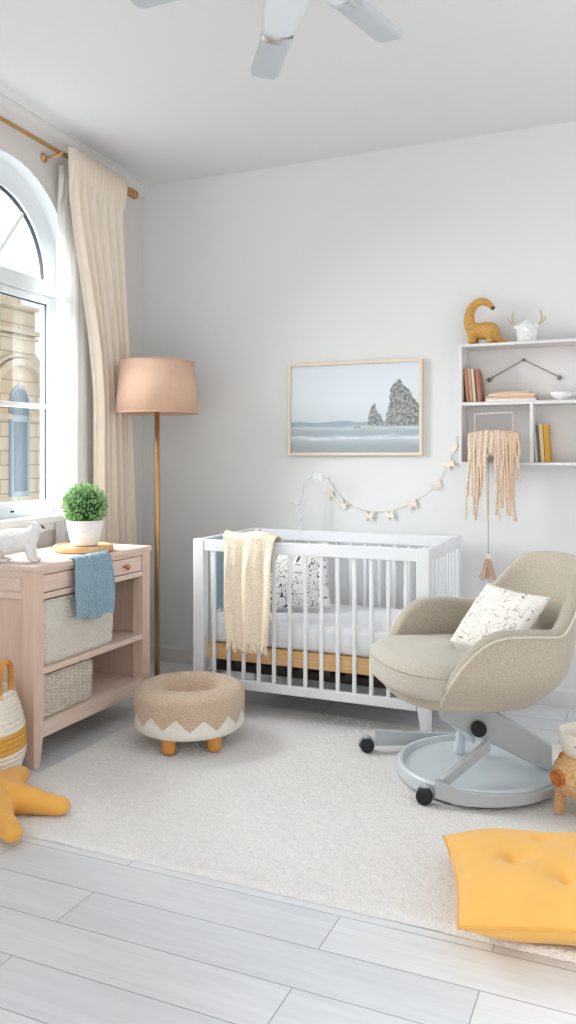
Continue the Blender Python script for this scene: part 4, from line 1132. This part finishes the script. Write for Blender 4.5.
# ------------------------------------------------------------------ rope basket at left
rb = thing('rope_basket', 'round cream rope basket with a mustard stripe and wooden handle beside the dresser', 'basket', (-2.225, 2.305, 0))
def br(z):
    t = z/.35
    pts = [(0, .105), (.12, .135), (.35, .160), (.6, .158), (.85, .135), (1, .112)]
    for (a, ra), (b2, rb2) in zip(pts, pts[1:]):
        if t <= b2:
            k = (t-a)/(b2-a); k = k
            return ra+(rb2-ra)*k
    return .112
ncoil = 20
prof, mis = [], []
for j in range(ncoil*6+1):
    z = .35*j/(ncoil*6); rr = sum(br(max(0, min(.35, z+d_))) for d_ in (-.02, -.01, 0, .01, .02))/5
    prof.append((rr+.0065*abs(sin(pi*j/6)), z+.002)); mis.append(1 if 8 <= int(j/6) < 12 else 0)
g = B(); g.lathe([(0, .002)]+prof, 96, mis=[0]+mis)
g.lathe([(.112, .352), (.104, .350), (.12, .22), (.12, .05), (0, .03)], 48, mi=2)
build('body', g, ['rope', 'mustard', 'rope'], rb, smooth=True)
for a in (rad(10), rad(190)):
    g = B(); c_ = Vector((.106*cos(a), .106*sin(a), 0)); t_ = Vector((-sin(a), cos(a), 0))
    pts = [c_-t_*.036+Vector((0, 0, .32)), c_-t_*.036+Vector((0, 0, .42)), c_-t_*.022+Vector((0, 0, .448)), c_+Vector((0, 0, .456)), c_+t_*.022+Vector((0, 0, .448)), c_+t_*.036+Vector((0, 0, .42)), c_+t_*.036+Vector((0, 0, .32))]
    g.tube(pts, .0115, 12, smooth=4); build('wooden_handle', g, 'honeywood', rb, smooth=True)

# ------------------------------------------------------------------ wicker pig planter at right
pg = thing('wicker_pig_planter', 'small orange wicker pig planter holding a cream pot beside the armchair', 'planter', (-.185, 2.90, .018), rz=rad(232))
def wick(P, amp=.0022):
    return P
def wovell(b, c, rx, ry, rz_, nu=120, nv=56, amp=.0016, mi=0):
    P = []
    for j in range(nv+1):
        t = pi*j/nv; row = []
        for i in range(nu):
            a = 2*pi*i/nu; k = 1+amp/.05*abs(sin(t*nv/4.0))+amp/.10*(1 if (i//3+j//3) % 2 else 0)
            row.append((c[0]+rx*k*sin(t)*cos(a), c[1]+ry*k*sin(t)*sin(a), c[2]+rz_*k*cos(t)))
        P.append(row)
    b.grid(P, closed_v=True, mi=mi)
g = B(); wovell(g, (0, 0, .135), .125, .095, .085); build('body', g, 'pig', pg, smooth=True)
for x, y in ((.070, .050), (.070, -.050), (-.070, .050), (-.070, -.050)):
    g = B(); P = []
    for j in range(37):
        z = .095*(1-j/36); r_ = .021-.006*j/36+.0014*abs(sin(j*pi/3)); P.append([(x*(1+.10*j/36)+r_*cos(2*pi*k/20), y*(1+.10*j/36)+r_*sin(2*pi*k/20), z) for k in range(20)])
    g.grid(P, closed_v=True); g.add(P[-1], [tuple(range(20))]); build('leg', g, 'pig', pg, smooth=True)
g = B(); wovell(g, (.085, 0, .145), .052, .056, .055, 60, 26, .001); hd = build('head', g, 'pig', pg, smooth=True)
g = B(); g.tube([(.120, 0, .146), (.142, 0, .145)], [.026, .024], 20); 
for k in range(3): g.tube([(.146, (.024-.008*k)*cos(2*pi*q/20), .145+(.024-.008*k)*sin(2*pi*q/20)) for q in range(20)], .004, 6, closed=True)
build('snout', g, 'pigdark', pg, smooth=True)
for y in (-.036, .036):
    g = B()
    for k in range(4): g.tube([(.078+.002*k, y+(.014-.004*k)*cos(2*pi*q/20), .186+(.016-.004*k)*sin(2*pi*q/20)) for q in range(20)], .005, 6, closed=True)
    build('ear', g, 'pigdark', pg, smooth=True)
g = B(); g.tube([(-.120, 0, .15), (-.145, .01, .16), (-.15, -.005, .18), (-.135, -.01, .175)], .004, 8, smooth=4); build('tail', g, 'pigdark', pg, smooth=True)
pt = thing('cream_pot', 'cream ceramic pot with small dark face marks set on the wicker pig', 'pot', (-.188, 2.895, .214))
g = B(); g.lathe([(0, 0), (.068, 0), (.080, .008), (.090, .045), (.092, .078), (.088, .080), (.085, .076), (.084, .045), (.07, .012), (0, .010)], 56); build('body', g, 'cream', pt, smooth=True)
for a0, w_, z_ in ((252, .016, .048), (276, .016, .048)):
    g = B(); g.tube([(.0925*cos(rad(a0+k)), .0925*sin(rad(a0+k)), z_) for k in range(-5, 6)], .0014, 6); build('face_mark', g, 'darktip', pt)
g = B(); g.tube([(.0905*cos(rad(264))+.006*cos(t), .0905*sin(rad(264)), .030+.006*sin(t)) for t in [2*pi*k/16 for k in range(16)]], .0011, 6, closed=True); build('face_mark', g, 'darktip', pt)

# ------------------------------------------------------------------ light and camera
w = bpy.data.worlds.new('sky'); S.world = w; w.use_nodes = True
bg = w.node_tree.nodes['Background']; bg.inputs[0].default_value = (.97, .985, 1, 1); bg.inputs[1].default_value = .9
ld = bpy.data.lights.new('soft_sunlight', 'SUN'); ld.energy = 24; ld.angle = rad(75); ld.color = (1, .985, .96)
lo = bpy.data.objects.new('soft_sunlight', ld); COL.objects.link(lo); lo.location = (-4, 2.5, 5)
lo.rotation_euler = Vector((.78, .22, -.50)).to_track_quat('-Z', 'Y').to_euler()

cd = bpy.data.cameras.new('camera'); cam = bpy.data.objects.new('camera', cd); COL.objects.link(cam)
cam.location = (0, 0, 1.2); cam.rotation_euler = (pi/2, 0, math.atan(362/830))
cd.sensor_width = 36; cd.lens = 830/1024*36; cd.shift_y = -57/1024; cd.clip_start = .02
S.camera = cam
S.view_settings.view_transform = 'Standard'; S.view_settings.look = 'None'; S.view_settings.gamma = 1
S.view_settings.use_curve_mapping = False
S.view_settings.exposure = .46
